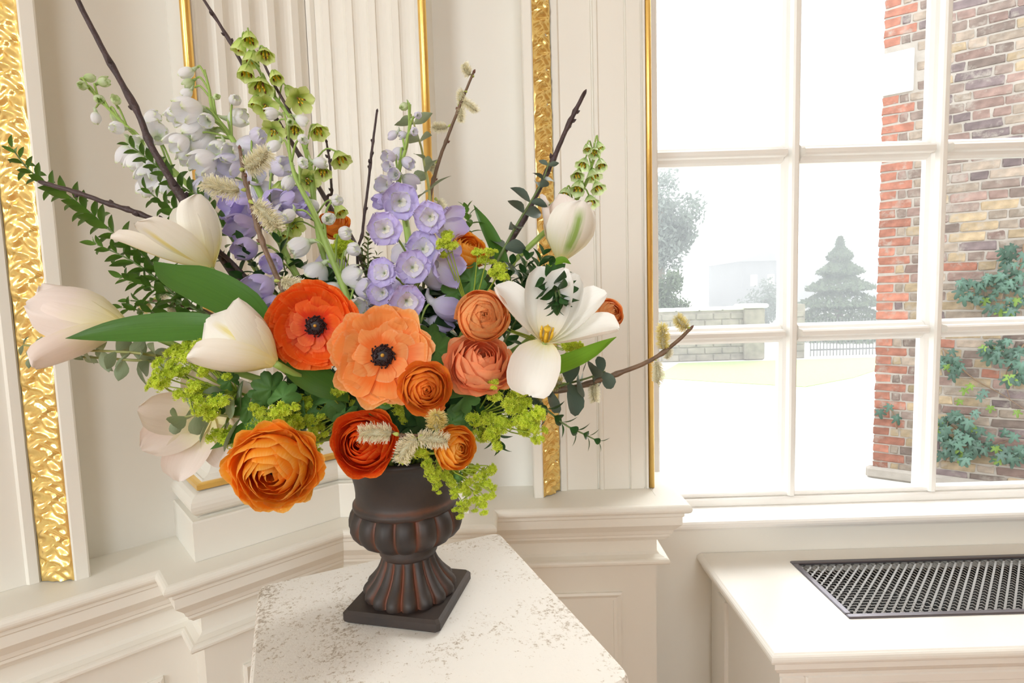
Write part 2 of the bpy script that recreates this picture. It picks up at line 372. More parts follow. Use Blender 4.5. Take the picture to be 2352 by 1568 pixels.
# ---- dado: moulded ledge and die
t1 = thing('trim_1', None, None, (CX, CY, 0), kind='structure')
DP = [Lw(4.5, .107), Lw(.40, .107), Lw(.40, .195), Kw(.195), Rw(.40, .195), Rw(.40, .107), Rw(.902, .107), (CX + .902, 1.62)]
nose = [(0, LEDGE), (.062, LEDGE)] + arc(.0635, LEDGE - .0125, .0125, 82, -62, 8) + [(.067, .925), (.060, .923), (.060, .915), (.056, .911), (.056, .890), (.052, .885), (.046, .878), (.038, .868), (.035, .858), (.030, .854), (.030, .848), (.024, .842), (.020, .836), (.014, .833), (.004, .830), (.002, .826), (.002, .796), (.008, .790), (.020, .785)] + arc(.0225, .776, .009, 80, -80, 6) + [(.014, .765), (.008, .763), (.006, .757), (0, .754), (0, .16), (.0, .155), (.02, .15), (.02, 0)]
part('ledge_moulding', mesh('ledge_moulding', *sweep(DP, nose)[:2], M['paint'], smooth=False), t1)
shelf = DP[:-1] + [Rw(.902, -.03), Kw(-.02), Lw(4.5, -.02)]
g = prism(shelf, .80, LEDGE - .0004); part('shelf_top', mesh('shelf_top', *g[:2], M['paint'], smooth=False), t1)
def panel_frame(f, n, s0, s1, z0, z1, sgn):
    """a bolection frame planted on the die"""
    parts = []
    def bar(sa, sb, za, zb):
        pr = [(0, 0), (.003, .006), (.010, .009), (.016, .005), (.024, .004), (.027, 0)]
        return pr
    O = [(s0, z0), (s1, z0), (s1, z1), (s0, z1)]; prof = [(0, -.002), (0, .006), (.006, .009), (.012, .006), (.016, .003), (.024, .003), (.026, -.002)]
    V, F = [], []; m = len(prof)
    for i, (s, z) in enumerate(O):
        ds = 1 if s == s0 else -1; dz = 1 if z == z0 else -1
        for (o, h) in prof: q = f(s + ds * o, n + h); V.append((q[0], q[1], z + dz * o))
    for i in range(4):
        for j in range(m - 1):
            a, b = i * m + j, ((i + 1) % 4) * m + j; F.append((a, a + 1, b + 1, b))
    return V, F, None
for f, n, a, b in ((Rw, .107, .46, .808), (Lw, .107, .467, 1.35), (Lw, .195, .06, .326), (Rw, .195, .06, .326)):
    g = panel_frame(f, n, a, b, .22, .682, 1); part('die_panel_frame', mesh('die_panel_frame', *g[:2], M['paint'], smooth=False), t1)

# ---- corner pilaster, folded into the obtuse corner
t2 = thing('trim_2', None, None, (CX, CY, LEDGE), kind='structure')
BP = [Lw(.335, -.01), Lw(.335, .125), Kw(.125), Rw(.335, .125), Rw(.335, -.01)]
b0 = LEDGE
def SW(name, prof, mat, lab=None, sm=False): part(name, mesh(name, *sweep(BP, prof)[:2], mat, smooth=sm), t2, label=lab)
SW('plinth', [(-.02, b0), (.068, b0), (.068, b0 + .084), (.066, b0 + .088), (-.02, b0 + .088)], M['paint'])
SW('torus', [(-.02, b0 + .088), (.052, b0 + .088), (.055, b0 + .092)] + arc(.042, b0 + .119, .027, -78, 78, 9) + [(.042, b0 + .147), (-.02, b0 + .147)], M['paint'])
SW('gilt_fillet', [(-.02, b0 + .147), (.046, b0 + .147), (.051, b0 + .150), (.051, b0 + .160), (.046, b0 + .163), (-.02, b0 + .163)], M['goldp'], 'gilded fillet')
SW('scotia', [(-.02, b0 + .163), (.038, b0 + .163), (.035, b0 + .167)] + [(.046 - .035 * math.sin(R_(a)), b0 + .195 - .032 * math.cos(R_(a))) for a in (20, 45, 70, 95, 120, 145)] + [(.036, b0 + .228), (.036, b0 + .236), (-.02, b0 + .236)], M['paint'])
SW('upper_torus', [(-.02, b0 + .236), (.022, b0 + .236)] + arc(.020, b0 + .250, .014, -80, 80, 7) + [(.012, b0 + .266), (.012, b0 + .274), (.004, b0 + .284), (-.02, b0 + .285)], M['paint'])
half = [(.335, -.01), (.335, .123), (.333, .125), (.320, .125)]
for k in range(5):
    c = .288 - k * .0575
    half += [(c + .0215, .125)] + [(c + .0205 * math.cos(R_(a)), .125 - .0085 * math.sin(R_(a))) for a in (0, 25, 50, 75, 105, 130, 155, 180)] + [(c - .0215, .125)]
outline = [Lw(*q) for q in half] + [Kw(.125)] + [Rw(*q) for q in half[::-1]]
g = prism(outline + [Kw(-.01)], b0 + .285, TOP - .001); part('fluted_shaft', mesh('fluted_shaft', *g[:2], M['paint'], smooth=False), t2)
for f in (Lw, Rw):
    c = Vector((*f(.327, .129), 0)); g = tube([c + Vector((0, 0, b0 + .286)), c + Vector((0, 0, TOP - .002))], .0105, 14)
    part('gilt_rod', mesh('gilt_rod', *g[:2], M['goldp']), t2, label='gilded rod')

# ---- window
YW = 1.703
m, nt, b, o = nmat('window_glass'); M['glass'] = m
tb = N(nt, 'ShaderNodeBsdfTransparent'); tb.inputs[0].default_value = (.985, .995, .99, 1); gb = N(nt, 'ShaderNodeBsdfGlossy', i_Roughness=.02); fz = N(nt, 'ShaderNodeFresnel', i_IOR=1.35)
gq = N(nt, 'ShaderNodeNewGeometry'); gm = N(nt, 'ShaderNodeMath', operation='MULTIPLY'); gi = N(nt, 'ShaderNodeMath', operation='SUBTRACT'); gi.inputs[0].default_value = 1; nt.links.new(gq.outputs['Backfacing'], gi.inputs[1]); nt.links.new(gi.outputs[0], gm.inputs[1]); nt.links.new(fz.outputs[0], gm.inputs[0])
ms = N(nt, 'ShaderNodeMixShader'); nt.links.new(gm.outputs[0], ms.inputs[0]); nt.links.new(tb.outputs[0], ms.inputs[1]); nt.links.new(gb.outputs[0], ms.inputs[2]); nt.links.new(ms.outputs[0], o.inputs[0])
win = thing('window_1', None, None, (1.4, YW, .85), kind='structure')
def vbar(x, w, z0, z1):
    h = w / 2; pr = [(-h, .030), (-h, .012), (-h * .74, .002), (-h * .45, -.004), (-h * .38, -.022), (-h * .2, -.027), (h * .2, -.027), (h * .38, -.022), (h * .45, -.004), (h * .74, .002), (h, .012), (h, .030)]
    return prism([(x + a, YW + b) for a, b in pr], z0, z1)
def hbar(z, w, x0, x1):
    g = vbar(0, w, x0, x1); return [(v[2], v[1], z + v[0]) for v in g[0]], [tuple(reversed(f)) for f in g[1]], None
XS = [.4544, .8758, 1.3252, 1.7746, 2.224]; ZS = [.848, 1.358, 1.911, 2.464, 3.017]
for x in XS[1:-1]: part('glazing_bar', mesh('glazing_bar', *vbar(x, .058, .84, 3.05)[:2], M['white'], smooth=False), win)
for z in ZS[1:4]:
    for i in range(4): part('glazing_bar', mesh('glazing_bar', *hbar(z, .058, XS[i] + (.027 if i else 0), XS[i + 1] - (.027 if i < 3 else 0))[:2], M['white'], smooth=False), win)
for nm, bx in (('bottom_rail', (.385, 2.40, 1.673, 1.735, .812, .838)), ('top_rail', (.385, 2.40, 1.673, 1.735, 3.027, 3.17)), ('stile', (.385, .456, 1.673, 1.735, .838, 3.027)), ('stile', (2.224, 2.40, 1.673, 1.735, .838, 3.027)), ('glazing_bead', (.456, 2.224, 1.685, 1.725, .838, .852))):
    g = rbox(*bx); part(nm, mesh(nm, *g[:2], M['white'], smooth=False), win)
for i in range(4):
    for j in range(4):
        g = box(XS[i] - .005, XS[i + 1] + .005, YW + .014, YW + .018, ZS[j] - .006, ZS[j + 1] + .006)
        part('pane', mesh('pane', *g[:2], M['glass'], smooth=False), win)
sill = sweep([(.378, 1.72), (2.6, 1.72)], [(-.02, .814), (.145, .814)] + arc(.146, .800, .014, 85, -85, 7) + [(.142, .785), (.138, .778), (.130, .774), (-.02, .774)])
S('trim_3', mesh('window_board', *sill[:2], M['white'], smooth=False))

# ================================================================ RADIATOR COVER
rc = thing('radiator_cover', 'white painted radiator cover with dark woven grille under the window', 'radiator cover', (1.5, 1.34, 0))
RZ = .697; gx0, gy0, gy1 = .80, 1.19, 1.455
gA = Pz(1815, 1290, RZ); gB = Pz(1950, 1421, RZ); gx0 = (gA.x + gB.x) / 2; gy1 = gA.y; gy0 = gB.y; gx1 = 2.3
M['cover'] = plain('cover_paint', (.84, .81, .76), .35, noise_amt=.012, bump=.03)
prof = [(-.05, RZ), (.032, RZ), (.036, RZ - .002)] + arc(.034, RZ - .013, .011, 70, -75, 7) + [(.030, RZ - .026), (.030, RZ - .042), (.026, RZ - .046), (.022, RZ - .054), (.014, RZ - .062), (.010, RZ - .064), (.010, RZ - .072), (0, RZ - .074)]
cp = [(.592, 1.603), (.592, 1.168), (2.7, 1.168)]
part('top_moulding', mesh('top_moulding', *sweep(cp, prof)[:2], M['cover'], smooth=False), rc)
tops = [(.635, gx0, 1.20, 1.603), (gx1, 2.7, 1.20, 1.603), (gx0, gx1, 1.20, gy0), (gx0, gx1, gy1, 1.603)]
g = join([box(a, b_, c, d, RZ - .03, RZ - .0003) for a, b_, c, d in tops]); part('top_board', mesh('top_board', *g[:2], M['cover'], smooth=False), rc)
for nm, bx in (('side_panel', (.592, .61, 1.172, 1.603, 0, RZ - .07)), ('front_panel', (.592, 2.7, 1.168, 1.188, 0, RZ - .07)), ('corner_stile', (.586, .645, 1.160, 1.182, 0, RZ - .075)), ('top_rail', (.645, 2.7, 1.160, 1.182, RZ - .10, RZ - .075)), ('inner_stile', (.70, .74, 1.155, 1.182, .05, RZ - .10)), ('side_stile', (.582, .60, 1.47, 1.53, 0, RZ - .08))):
    g = rbox(*bx); part(nm, mesh(nm, *g[:2], M['cover'], smooth=False), rc)
M['gframe'] = plain('grille_frame_metal', (.16, .15, .17), .32, metal=.7, bump=.03); M['gwire'] = plain('grille_wire', (.34, .33, .32), .38, metal=.8); M['void'] = plain('grille_shade', (.012, .012, .013), .8)
e = .016
g = join([rbox(gx0, gx1, gy0, gy0 + e, RZ - .004, RZ + .004, .002), rbox(gx0, gx1, gy1 - e, gy1, RZ - .004, RZ + .004, .002), rbox(gx0, gx0 + e, gy0 + e, gy1 - e, RZ - .004, RZ + .004, .002), rbox(gx1 - e, gx1, gy0 + e, gy1 - e, RZ - .004, RZ + .004, .002)])
gf = part('grille_frame', mesh('grille_frame', *g[:2], M['gframe'], smooth=False), rc, label='dark metal frame of the grille')
g = box(gx0 - .01, gx1 + .01, gy0 - .01, gy1 + .01, RZ - .12, RZ - .045); part('grille_shade', mesh('grille_shade', *g[:2], M['void'], smooth=False), rc, label='black box for the shade under the grille')  # near-black box puts the shade under the grille into colour
def weave():
    V, F = [], []; pt = .0165; hw = .0025; x0, x1, y0, y1 = gx0 + e - .004, gx1 - e + .004, gy0 + e - .004, gy1 - e + .004
    def strip(p, q, par, nn):
        n0 = len(V); d = (q - p); L = d.length; d.normalize(); s = Vector((-d.y, d.x, 0)) * hw; k = max(2, int(L / (pt / 2)))
        for i in range(k + 1):
            c = p + d * (L * i / k); z = RZ - .006 + .0022 * math.cos(pi * (i + nn))
            V.append((c.x - s.x, c.y - s.y, z)); V.append((c.x + s.x, c.y + s.y, z))
        F.extend((n0 + 2 * i, n0 + 2 * i + 1, n0 + 2 * i + 3, n0 + 2 * i + 2) for i in range(k))
    # diagonal weave
    for dr in (1, -1):
        c0 = (y0 - dr * x0); n = int(((x1 - x0) + (y1 - y0)) / (pt * 1.414)) + 2
        for i in range(-n, n):
            c = (y0 - dr * x0) + i * pt * 1.414
            # y = dr*x + c
            pts = []
            for x in (x0, x1):
                y = dr * x + c
                if y0 <= y <= y1: pts.append(Vector((x, y, 0)))
            for y in (y0, y1):
                x = (y - c) / dr
                if x0 < x < x1: pts.append(Vector((x, y, 0)))
            if len(pts) == 2 and (pts[0] - pts[1]).length > .01:
                pts.sort(key=lambda v: v.x); strip(pts[0], pts[1], dr, 0 if dr > 0 else 1)
    return V, F
part('woven_wire', mesh('woven_wire', *weave(), M['gwire'], smooth=False), rc, label='silvery woven wire of the grille', kind='stuff')

# ================================================================ PEDESTAL
PT = 1.05
m, nt, b, o = nmat('distressed_white'); M['ped'] = m
tc = N(nt, 'ShaderNodeTexCoord'); n1 = N(nt, 'ShaderNodeTexNoise', i_Scale=7., i_Detail=4., i_Roughness=.6); n2 = N(nt, 'ShaderNodeTexNoise', i_Scale=170., i_Detail=5., i_Roughness=.75)
for n_ in (n1, n2): nt.links.new(tc.outputs['Object'], n_.inputs['Vector'])
mr = N(nt, 'ShaderNodeMapRange'); mr.inputs[1].default_value = .38; mr.inputs[2].default_value = .75; mr.inputs[3].default_value = .36; mr.inputs[4].default_value = .61; nt.links.new(n1.outputs[0], mr.inputs[0])
lt = N(nt, 'ShaderNodeMath', operation='SUBTRACT'); nt.links.new(mr.outputs[0], lt.inputs[0]); nt.links.new(n2.outputs[0], lt.inputs[1])
cl = ramp(nt, [(.0, (.85, .825, .79)), (.05, (.66, .60, .53)), (.14, (.40, .34, .28))], lt.outputs[0]); nt.links.new(cl, b.inputs['Base Color']); b.inputs['Roughness'].default_value = .5
bp = N(nt, 'ShaderNodeBump', i_Strength=.35, i_Distance=.002); nt.links.new(n2.outputs[0], bp.inputs['Height']); nt.links.new(bp.outputs[0], b.inputs['Normal'])
pBL, pBR, pFR = Pz(592, 1343, PT), Pz(1146, 1219, PT), Pz(1456, 1552, PT); pFL = pBL + pFR - pBR
pc = (pBL + pFR) / 2; ped = thing('pedestal', 'white distressed pedestal with worn speckled top under the urn', 'pedestal', (pc.x, pc.y, 0))
def rquad(k, z, r, n=6):
    q = [pc + (p - pc) * k for p in (pFL, pFR, pBR, pBL)]; out = []
    for i in range(4):
        a, c, d = q[i], (q[i - 1] - q[i]).normalized(), (q[(i + 1) % 4] - q[i]).normalized()
        p0, p2 = a + c * r, a + d * r
        for j in range(n):
            t = j / (n - 1); w_ = (p0 * (1 - t) ** 2 + a * 2 * t * (1 - t) + p2 * t * t); out.append((w_.x, w_.y, z))
    return out
def loft(rings, name, mat, lab=None, sm=True):
    k = len(rings[0]); V = [p for r in rings for p in r]
    F = [(i * k + j, i * k + (j + 1) % k, (i + 1) * k + (j + 1) % k, (i + 1) * k + j) for i in range(len(rings) - 1) for j in range(k)] + [tuple(range(k - 1, -1, -1)), tuple((len(rings) - 1) * k + j for j in range(k))]
    return mesh(name, V, F, mat, smooth=sm)
r_ = [rquad(.90, PT - .07, .016), rquad(.92, PT - .06, .016), rquad(1.0, PT - .052, .018)] + [rquad(1.0 - .028 * (1 - math.cos(R_(a))) / 1.0, PT - .012 + .012 * math.sin(R_(a)), .018) for a in (0, 30, 60, 90)]
part('top_slab', loft(r_, 'top_slab', M['ped'], sm=False), ped)
part('column', loft([rquad(.97, 0, .014), rquad(.97, .12, .014), rquad(.90, .14, .014), rquad(.90, PT - .065, .014)], 'column', M['ped'], sm=False), ped)
# ================================================================ URN
m, nt, b, o = nmat('terracotta_black'); M['urn'] = m
tc = N(nt, 'ShaderNodeTexCoord'); n1 = N(nt, 'ShaderNodeTexNoise', i_Scale=14., i_Detail=6., i_Roughness=.65); nt.links.new(tc.outputs['Object'], n1.inputs['Vector'])
geo = N(nt, 'ShaderNodeNewGeometry'); at = N(nt, 'ShaderNodeAttribute', attribute_name='worn')
sm = N(nt, 'ShaderNodeMath', operation='MULTIPLY_ADD'); sm.inputs[1].default_value = .55; nt.links.new(n1.outputs[0], sm.inputs[0]); nt.links.new(at.outputs['Fac'], sm.inputs[2])
cl = ramp(nt, [(.28, (.030, .024, .023)), (.46, (.050, .034, .028)), (.62, (.13, .052, .030)), (.85, (.27, .085, .045))], sm.outputs[0])
nt.links.new(cl, b.inputs['Base Color']); b.inputs['Roughness'].default_value = .52; b.inputs['Specular IOR Level'].default_value = .45
bp = N(nt, 'ShaderNodeBump', i_Strength=.25, i_Distance=.003); nt.links.new(n1.outputs[0], bp.inputs['Height']); nt.links.new(bp.outputs[0], b.inputs['Normal'])
UX, UY = -.163, .779
UM = Matrix.Translation((UX, UY, 0)) @ Matrix.Rotation(R_(-13), 4, 'Z')
urn = thing('urn', 'dark brown terracotta footed urn with lobed bowl holding the flowers', 'urn', (UX, UY, PT))
def worn_mesh(name, g, worn):
    me = mesh(name, g[0], g[1], M['urn']); at_ = me.attributes.new('worn', 'FLOAT', 'POINT'); at_.data.foreach_set('value', np.asarray(worn, dtype=np.float32)); return me
hb = .0725
g = rbox(-hb, hb, -hb, hb, PT, PT + .018, .004); me = worn_mesh('base_plinth', g, [.08] * len(g[0])); me.polygons.foreach_set('use_smooth', np.zeros(len(me.polygons), dtype=bool)); part('base_plinth', me, urn, UM)
NL_ = 16
def lobed(prof, depth, name, n=256, sharp=.55, phase=0.):
    g = lathe(prof, n); V = np.array(g[0]); m_ = len(prof); t = np.tile(np.linspace(0, 1, m_), n); f = np.repeat(np.arange(n) / n * 2 * pi, m_)
    l = np.abs(np.cos(f * NL_ / 2 + phase)) ** sharp; env = depth(t); k = 1 - env * (1 - l)
    V[:, 0] *= k; V[:, 1] *= k
    return worn_mesh(name, (V, g[1]), np.clip((1 - l) * 1.0, 0, 1) * np.clip(env * 8, 0, 1) * .56 + .0)
zb = PT + .018
foot = [(.066, zb), (.0685, zb + .004), (.0685, zb + .009), (.066, zb + .014), (.060, zb + .020), (.053, zb + .028), (.047, zb + .037), (.0425, zb + .046), (.040, zb + .053), (.039, zb + .058), (.036, zb + .060)]
part('fluted_foot', lobed(foot, lambda t: .20 * np.interp(t, [0, .06, .3, .7, .93, 1], [.6, .9, 1, .8, .25, 0]), 'fluted_foot', sharp=.62), urn, UM)
g = lathe([(.030, zb + .056), (.040, zb + .058), (.0425, zb + .062), (.0428, zb + .068), (.0405, zb + .073), (.041, zb + .077), (.046, zb + .081), (.05, zb + .084), (.03, zb + .085)], 64); part('collar', worn_mesh('collar', g, [.12] * len(g[0])), urn, UM)
z0, z1 = 1.147, 1.203
bowl = [(.040, z0 + .001), (.050, z0 - .002), (.062, z0 + .003), (.073, z0 + .010), (.0805, z0 + .019), (.0838, z0 + .028), (.0835, z0 + .037), (.081, z0 + .046), (.077, z0 + .053), (.072, z0 + .057), (.066, z0 + .058)]
part('lobed_bowl', lobed(bowl, lambda t: .11 * np.interp(t, [0, .1, .3, .8, .95, 1], [.2, .8, 1, 1, .5, 0]), 'lobed_bowl', sharp=.5), urn, UM)
neck = [(.060, z1 - .004), (.0745, z1 - .003), (.0768, z1 + .001), (.0765, z1 + .005), (.0735, z1 + .008), (.0718, z1 + .014), (.0715, z1 + .022), (.0728, z1 + .035), (.0758, z1 + .048), (.080, z1 + .060), (.0855, z1 + .068), (.0895, z1 + .074), (.0885, z1 + .079), (.083, z1 + .080), (.076, z1 + .074), (.070, z1 + .05), (.066, z1 + .02), (.0, z1 + .015)]
g = lathe(neck, 96); wn = np.tile([.3, .28, .1, .16, .3, .12, .05, .04, .03, .02, .0, .05, .1, .1, .1, .1, .1, .1], 96)
part('neck', worn_mesh('neck', g, wn), urn, UM)
MOUTH = Vector((UX, UY, 1.270))

# ================================================================ OUTSIDE
GZ = -.15
M['gravel'] = plain('pale_paving', (.62, .60, .56), .8, noise_amt=.06, nscale=12)
M['grass'] = plain('mown_grass', (.34, .46, .20), .8, noise_amt=.15, nscale=30)
g = box(-30, 60, 1.8, 90, GZ - .1, GZ); S('floor_outside', mesh('paving', *g[:2], M['gravel'], smooth=False)).name = 'floor.001'
GE = [Pz(1500, 868, GZ), Pz(1650, 878, GZ), Pz(1850, 889, GZ), Pz(1960, 868, GZ), Pz(2060, 835, GZ), Pz(2060, 811, GZ), Pz(1480, 803, GZ)]
g = prism([(q.x, min(q.y, 12.3)) for q in GE], GZ - .02, GZ + .012)
tag(link('lawn', mesh('lawn', *g[:2], M['grass'], smooth=False)), 'pale sunlit lawn strip beyond the white paving', 'lawn', kind='stuff')

# ---- brick wing
BO = Pz(2004, 1096, GZ); phi = R_(35); BU = Vector((math.cos(phi), -math.sin(phi), 0)); BN = Vector((-math.sin(phi), -math.cos(phi), 0))
bw = thing('brick_building', 'weathered brick wall with red brick corner seen through the right window panes', 'building', (BO.x, BO.y, GZ))
M['mortar'] = plain('lime_mortar', (.26, .23, .20), .9, noise_amt=.08, nscale=20, bump=.4, bscale=60)
BM = Matrix(((BU.x, BN.x, 0, BO.x), (BU.y, BN.y, 0, BO.y), (0, 0, 1, GZ), (0, 0, 0, 1)))
core = box(.004, 5, -3, -.006, 0, 4.70); part('mortar_wall', mesh('mortar_wall', *core[:2], M['mortar'], smooth=False), bw, BM)
def brickmat(nm, c):
    """fired clay with patches of lime smeared over it and a tone of its own for each brick"""
    m = plain('brick_' + nm, c, .85, noise_amt=.28, nscale=16, bump=.6, bscale=60); nt = m.node_tree; b = nt.nodes['Principled BSDF']; src = b.inputs['Base Color'].links[0].from_socket
    geo = N(nt, 'ShaderNodeNewGeometry'); n2 = N(nt, 'ShaderNodeTexNoise', i_Scale=9., i_Detail=6., i_Roughness=.7); nt.links.new(geo.outputs['Position'], n2.inputs['Vector'])
    oi = N(nt, 'ShaderNodeObjectInfo'); mr_ = N(nt, 'ShaderNodeMapRange'); mr_.inputs[3].default_value = .72; mr_.inputs[4].default_value = 1.25; nt.links.new(oi.outputs['Random'], mr_.inputs[0]); hs = N(nt, 'ShaderNodeHueSaturation'); nt.links.new(mr_.outputs[0], hs.inputs['Value']); nt.links.new(src, hs.inputs['Color'])
    f = ramp(nt, [(.52, (0,) * 3), (.66, (.75,) * 3)], n2.outputs[0]); mx = N(nt, 'ShaderNodeMix', data_type='RGBA'); nt.links.new(f, mx.inputs[0]); nt.links.new(hs.outputs[0], mx.inputs[6]); mx.inputs[7].default_value = (.23, .20, .17, 1); nt.links.new(mx.outputs[2], b.inputs['Base Color']); return m
BMATS = {'red': brickmat('red', (0.223, 0.090, 0.060)), 'yellow': brickmat('yellow', (0.221, 0.164, 0.101)), 'brown': brickmat('brown', (0.129, 0.094, 0.078)), 'plum': brickmat('plum', (0.107, 0.079, 0.078)), 'buff': brickmat('buff', (0.192, 0.150, 0.116)), 'rose': brickmat('rose', (0.159, 0.103, 0.086))}
bmesh_c = {}
def brick_mesh(kind, ln, var):
    key = (kind, ln, var)
    if key not in bmesh_c:
        r = random.Random(str(key)); g = rbox(0, ln, -.02, .0, 0, .062, .0045)
        V = [(x + r.uniform(-.006, .006), y + (r.uniform(-.004, .003) if y > -.01 else 0), z + r.uniform(-.0055, .0055)) for x, y, z in g[0]]
        bmesh_c[key] = mesh('brick', V, g[1], BMATS[kind], smooth=False)
    return bmesh_c[key]
bl = []
for c in range(62):
    z = c * .0755 + .006; x = 0.0; k = 0
    seq = [('red', .215), ('mix', .103)] if c % 2 == 0 else [('red', .108), ('mix', .052)]
    alt = 0
    while x < 2.3:
        if k < len(seq): kd, ln = seq[k]
        else:
            ln = .215 if (alt + c) % 2 else .103
            if rnd.random() < .22: ln = .103 if ln > .2 else .215
            alt += 1; kd = 'mix'
        if kd == 'mix':
            kd = rnd.choices(['yellow', 'brown', 'plum', 'buff', 'rose', 'red'], [7, 5, 2, 5, 3, .5] if z < 2.2 else [1, 6, 4, 4, 4, .2])[0]
        bl.append((x, z, kd, ln)); x += ln + .012; k += 1
# the plaque replaces the bricks behind it
PLQ = (-.02, .20, 3.18, 3.50)
def bvis(b): return b[0] < 1.02 and b[1] < 4.25
def inplq(b): return b[0] < PLQ[1] and PLQ[2] - .05 < b[1] < PLQ[3]
bl = [b for b in bl if not inplq(b)]
near = sorted([b for b in bl if bvis(b)], key=lambda b: b[1] * .4 - b[0])[:298]; ns = set(near)
for (x, z, kd, ln) in near:
    part('brick', brick_mesh(kd, ln, rnd.randint(0, 7)), bw, BM @ Matrix.Translation((x, rnd.uniform(-.002, .003), z)))
rest = {}
for b in bl:
    if b not in ns:
        me = brick_mesh(b[2], b[3], 0); V = [(v.co.x + b[0], v.co.y, v.co.z + b[1]) for v in me.vertices]
        rest.setdefault(b[2], []).append((V, [tuple(p.vertices) for p in me.polygons]))
V, F, MI = [], [], []; mats = list(BMATS)
for kd, lst in rest.items():
    for (v, f) in lst:
        n = len(V); V += v; F += [tuple(i + n for i in q) for q in f]; MI += [mats.index(kd)] * len(f)
me = mesh('brick_courses', V, F, None, smooth=False)
for kd in mats: me.materials.append(BMATS[kd])
me.polygons.foreach_set('material_index', MI); part('brick_courses', me, bw, BM, kind='stuff')
M['stone'] = plain('white_stone', (.86, .85, .80), .7, noise_amt=.03)
g = rbox(PLQ[0], PLQ[1], -.05, .022, PLQ[2], PLQ[3], .006); part('stone_block', mesh('stone_block', *g[:2], M['stone'], smooth=False), bw, BM, label='white stone block set in the brick corner')
g = rbox(-.05, 3, -.05, .03, 0, .10, .02); part('plinth_course', mesh('plinth_course', *g[:2], M['mortar'], smooth=False), bw, BM, label='pale rendered strip at the foot of the wall')

# ---- climbing plants on the brick wing
M['ivy'] = leaf_mat('ivy_leaf', (.062, .115, .085), rough=.3, transl=.1, var=.3); M['ivyy'] = leaf_mat('ivy_leaf_young', (.16, .25, .05), transl=.3); M['vine'] = plain('vine_stem', (.16, .10, .06), .8)
def polar_leaf(rf, n=36, rings=3, fold=.12, droop=.15, wav=.0, mat=None, name='leaf'):
    V = [(0, 0, 0)]; F = []; U = [(.5, .05)]
    for k in range(1, rings + 1):
        for i in range(n):
            a = 2 * pi * i / n; r = rf(a) * k / rings; x, z = r * math.sin(a), r * math.cos(a)
            V.append((-fold * abs(x) * 1.0 + droop * r * r + wav * math.sin(a * 7) * r, x, z)); U.append((.5 + x * .5, k / rings))
    for i in range(n): F.append((0, 1 + i, 1 + (i + 1) % n))
    for k in range(rings - 1):
        for i in range(n):
            a, b_ = 1 + k * n + i, 1 + k * n + (i + 1) % n; F.append((a, a + n, b_ + n, b_))
    return mesh(name, V, F, mat, uv=U)
def ivyf(a):
    a = (a + pi) % (2 * pi) - pi; r = .35
    for c, h, w_ in ((0, 1.0, .42), (.95, .80, .36), (-.95, .80, .36), (2.0, .55, .42), (-2.0, .55, .42)): r = max(r, h * math.exp(-((a - c) / w_) ** 2 * .8))
    return r * (.25 if abs(a) > 2.95 else 1)
ivy_me = [polar_leaf(ivyf, 40, 3, .2, .25, mat=M['ivy'], name='ivy_leaf'), polar_leaf(ivyf, 40, 3, -.15, .45, mat=M['ivy'], name='ivy_leaf'), polar_leaf(ivyf, 40, 3, .3, .1, mat=M['ivyy'], name='ivy_leaf')]
def on_wall(px, py, off=.03):
    d = ray(px, py); q = BO + BN * off; t = (q - EYE).dot(BN) / d.dot(BN); return EYE + d * t
def ivy(label, stems, blobs, pts=()):
    root = on_wall(*stems[0][0]); t = thing('ivy', label, 'climbing plant', (root.x, root.y, root.z))
    for s in stems:
        g = tube(cr([on_wall(*q, .015) for q in s], 14), [.006 - .004 * i / 13 for i in range(14)], 6); part('stem', mesh('stem', *g[:2], M['vine']), t)
    for (cx, cy, rx, ry, n) in blobs:
        for _ in range(n):
            a, rr = rnd.uniform(0, 2 * pi), math.sqrt(rnd.random()); p = on_wall(cx + rx * rr * math.cos(a), cy + ry * rr * math.sin(a), rnd.uniform(.04, .16))
            leafat(t, p, rnd.uniform(.045, .075))
    for (px, py, s, k) in pts: leafat(t, on_wall(px, py, rnd.uniform(.03, .08)), s, k)
def leafat(t, p, s, k=None):
    up = (Vector((0, 0, -1)) + BU * rnd.uniform(-.9, .7) + BN * rnd.uniform(-.1, .5)).normalized(); nn = (BN + Vector((0, 0, rnd.uniform(.1, 1.0))) + BU * rnd.uniform(-.5, .5))
    part('leaf', ivy_me[k if k is not None else (2 if rnd.random() < .1 else rnd.randint(0, 1))], t, frame(up, -nn, p, s))
ivy('leafy ivy branch climbing the brick wall in the right middle pane', [[(2352, 560), (2330, 640), (2260, 700)], [(2340, 640), (2270, 650), (2200, 690)]], [(2330, 610, 40, 50, 26), (2245, 660, 48, 34, 24), (2310, 685, 46, 34, 24)])
ivy('trailing ivy with green and yellow leaves in the right lower pane', [[(2165, 800), (2230, 865), (2300, 905), (2360, 945)], [(2352, 790), (2310, 860), (2320, 920)]], [(2300, 805, 48, 26, 26), (2185, 835, 22, 38, 18), (2325, 850, 30, 30, 14)], [(2215, 895, .05, 2), (2230, 885, .05, 2), (2262, 900, .06, 0), (2250, 910, .05, 0), (2275, 935, .05, 2), (2335, 945, .05, 2), (2205, 920, .045, 2)])
ivy('dense dark ivy clump at the foot of the brick wall', [[(2170, 1060), (2200, 1000), (2170, 960)], [(2200, 1050), (2290, 1020), (2352, 1000)]], [(2195, 985, 42, 38, 34), (2200, 1035, 48, 26, 26), (2320, 1040, 40, 24, 20), (2240, 1010, 40, 30, 16)], [(2330, 1000, .07, 0), (2310, 990, .06, 1), (2240, 945, .05, 0), (2235, 950, .05, 0)])
ivy('small ivy sprig alone on the red brick corner', [[(2060, 985), (2050, 945), (2020, 930)]], [], [(2020, 945, .07, 1), (2043, 932, .06, 0), (2060, 958, .075, 1)])

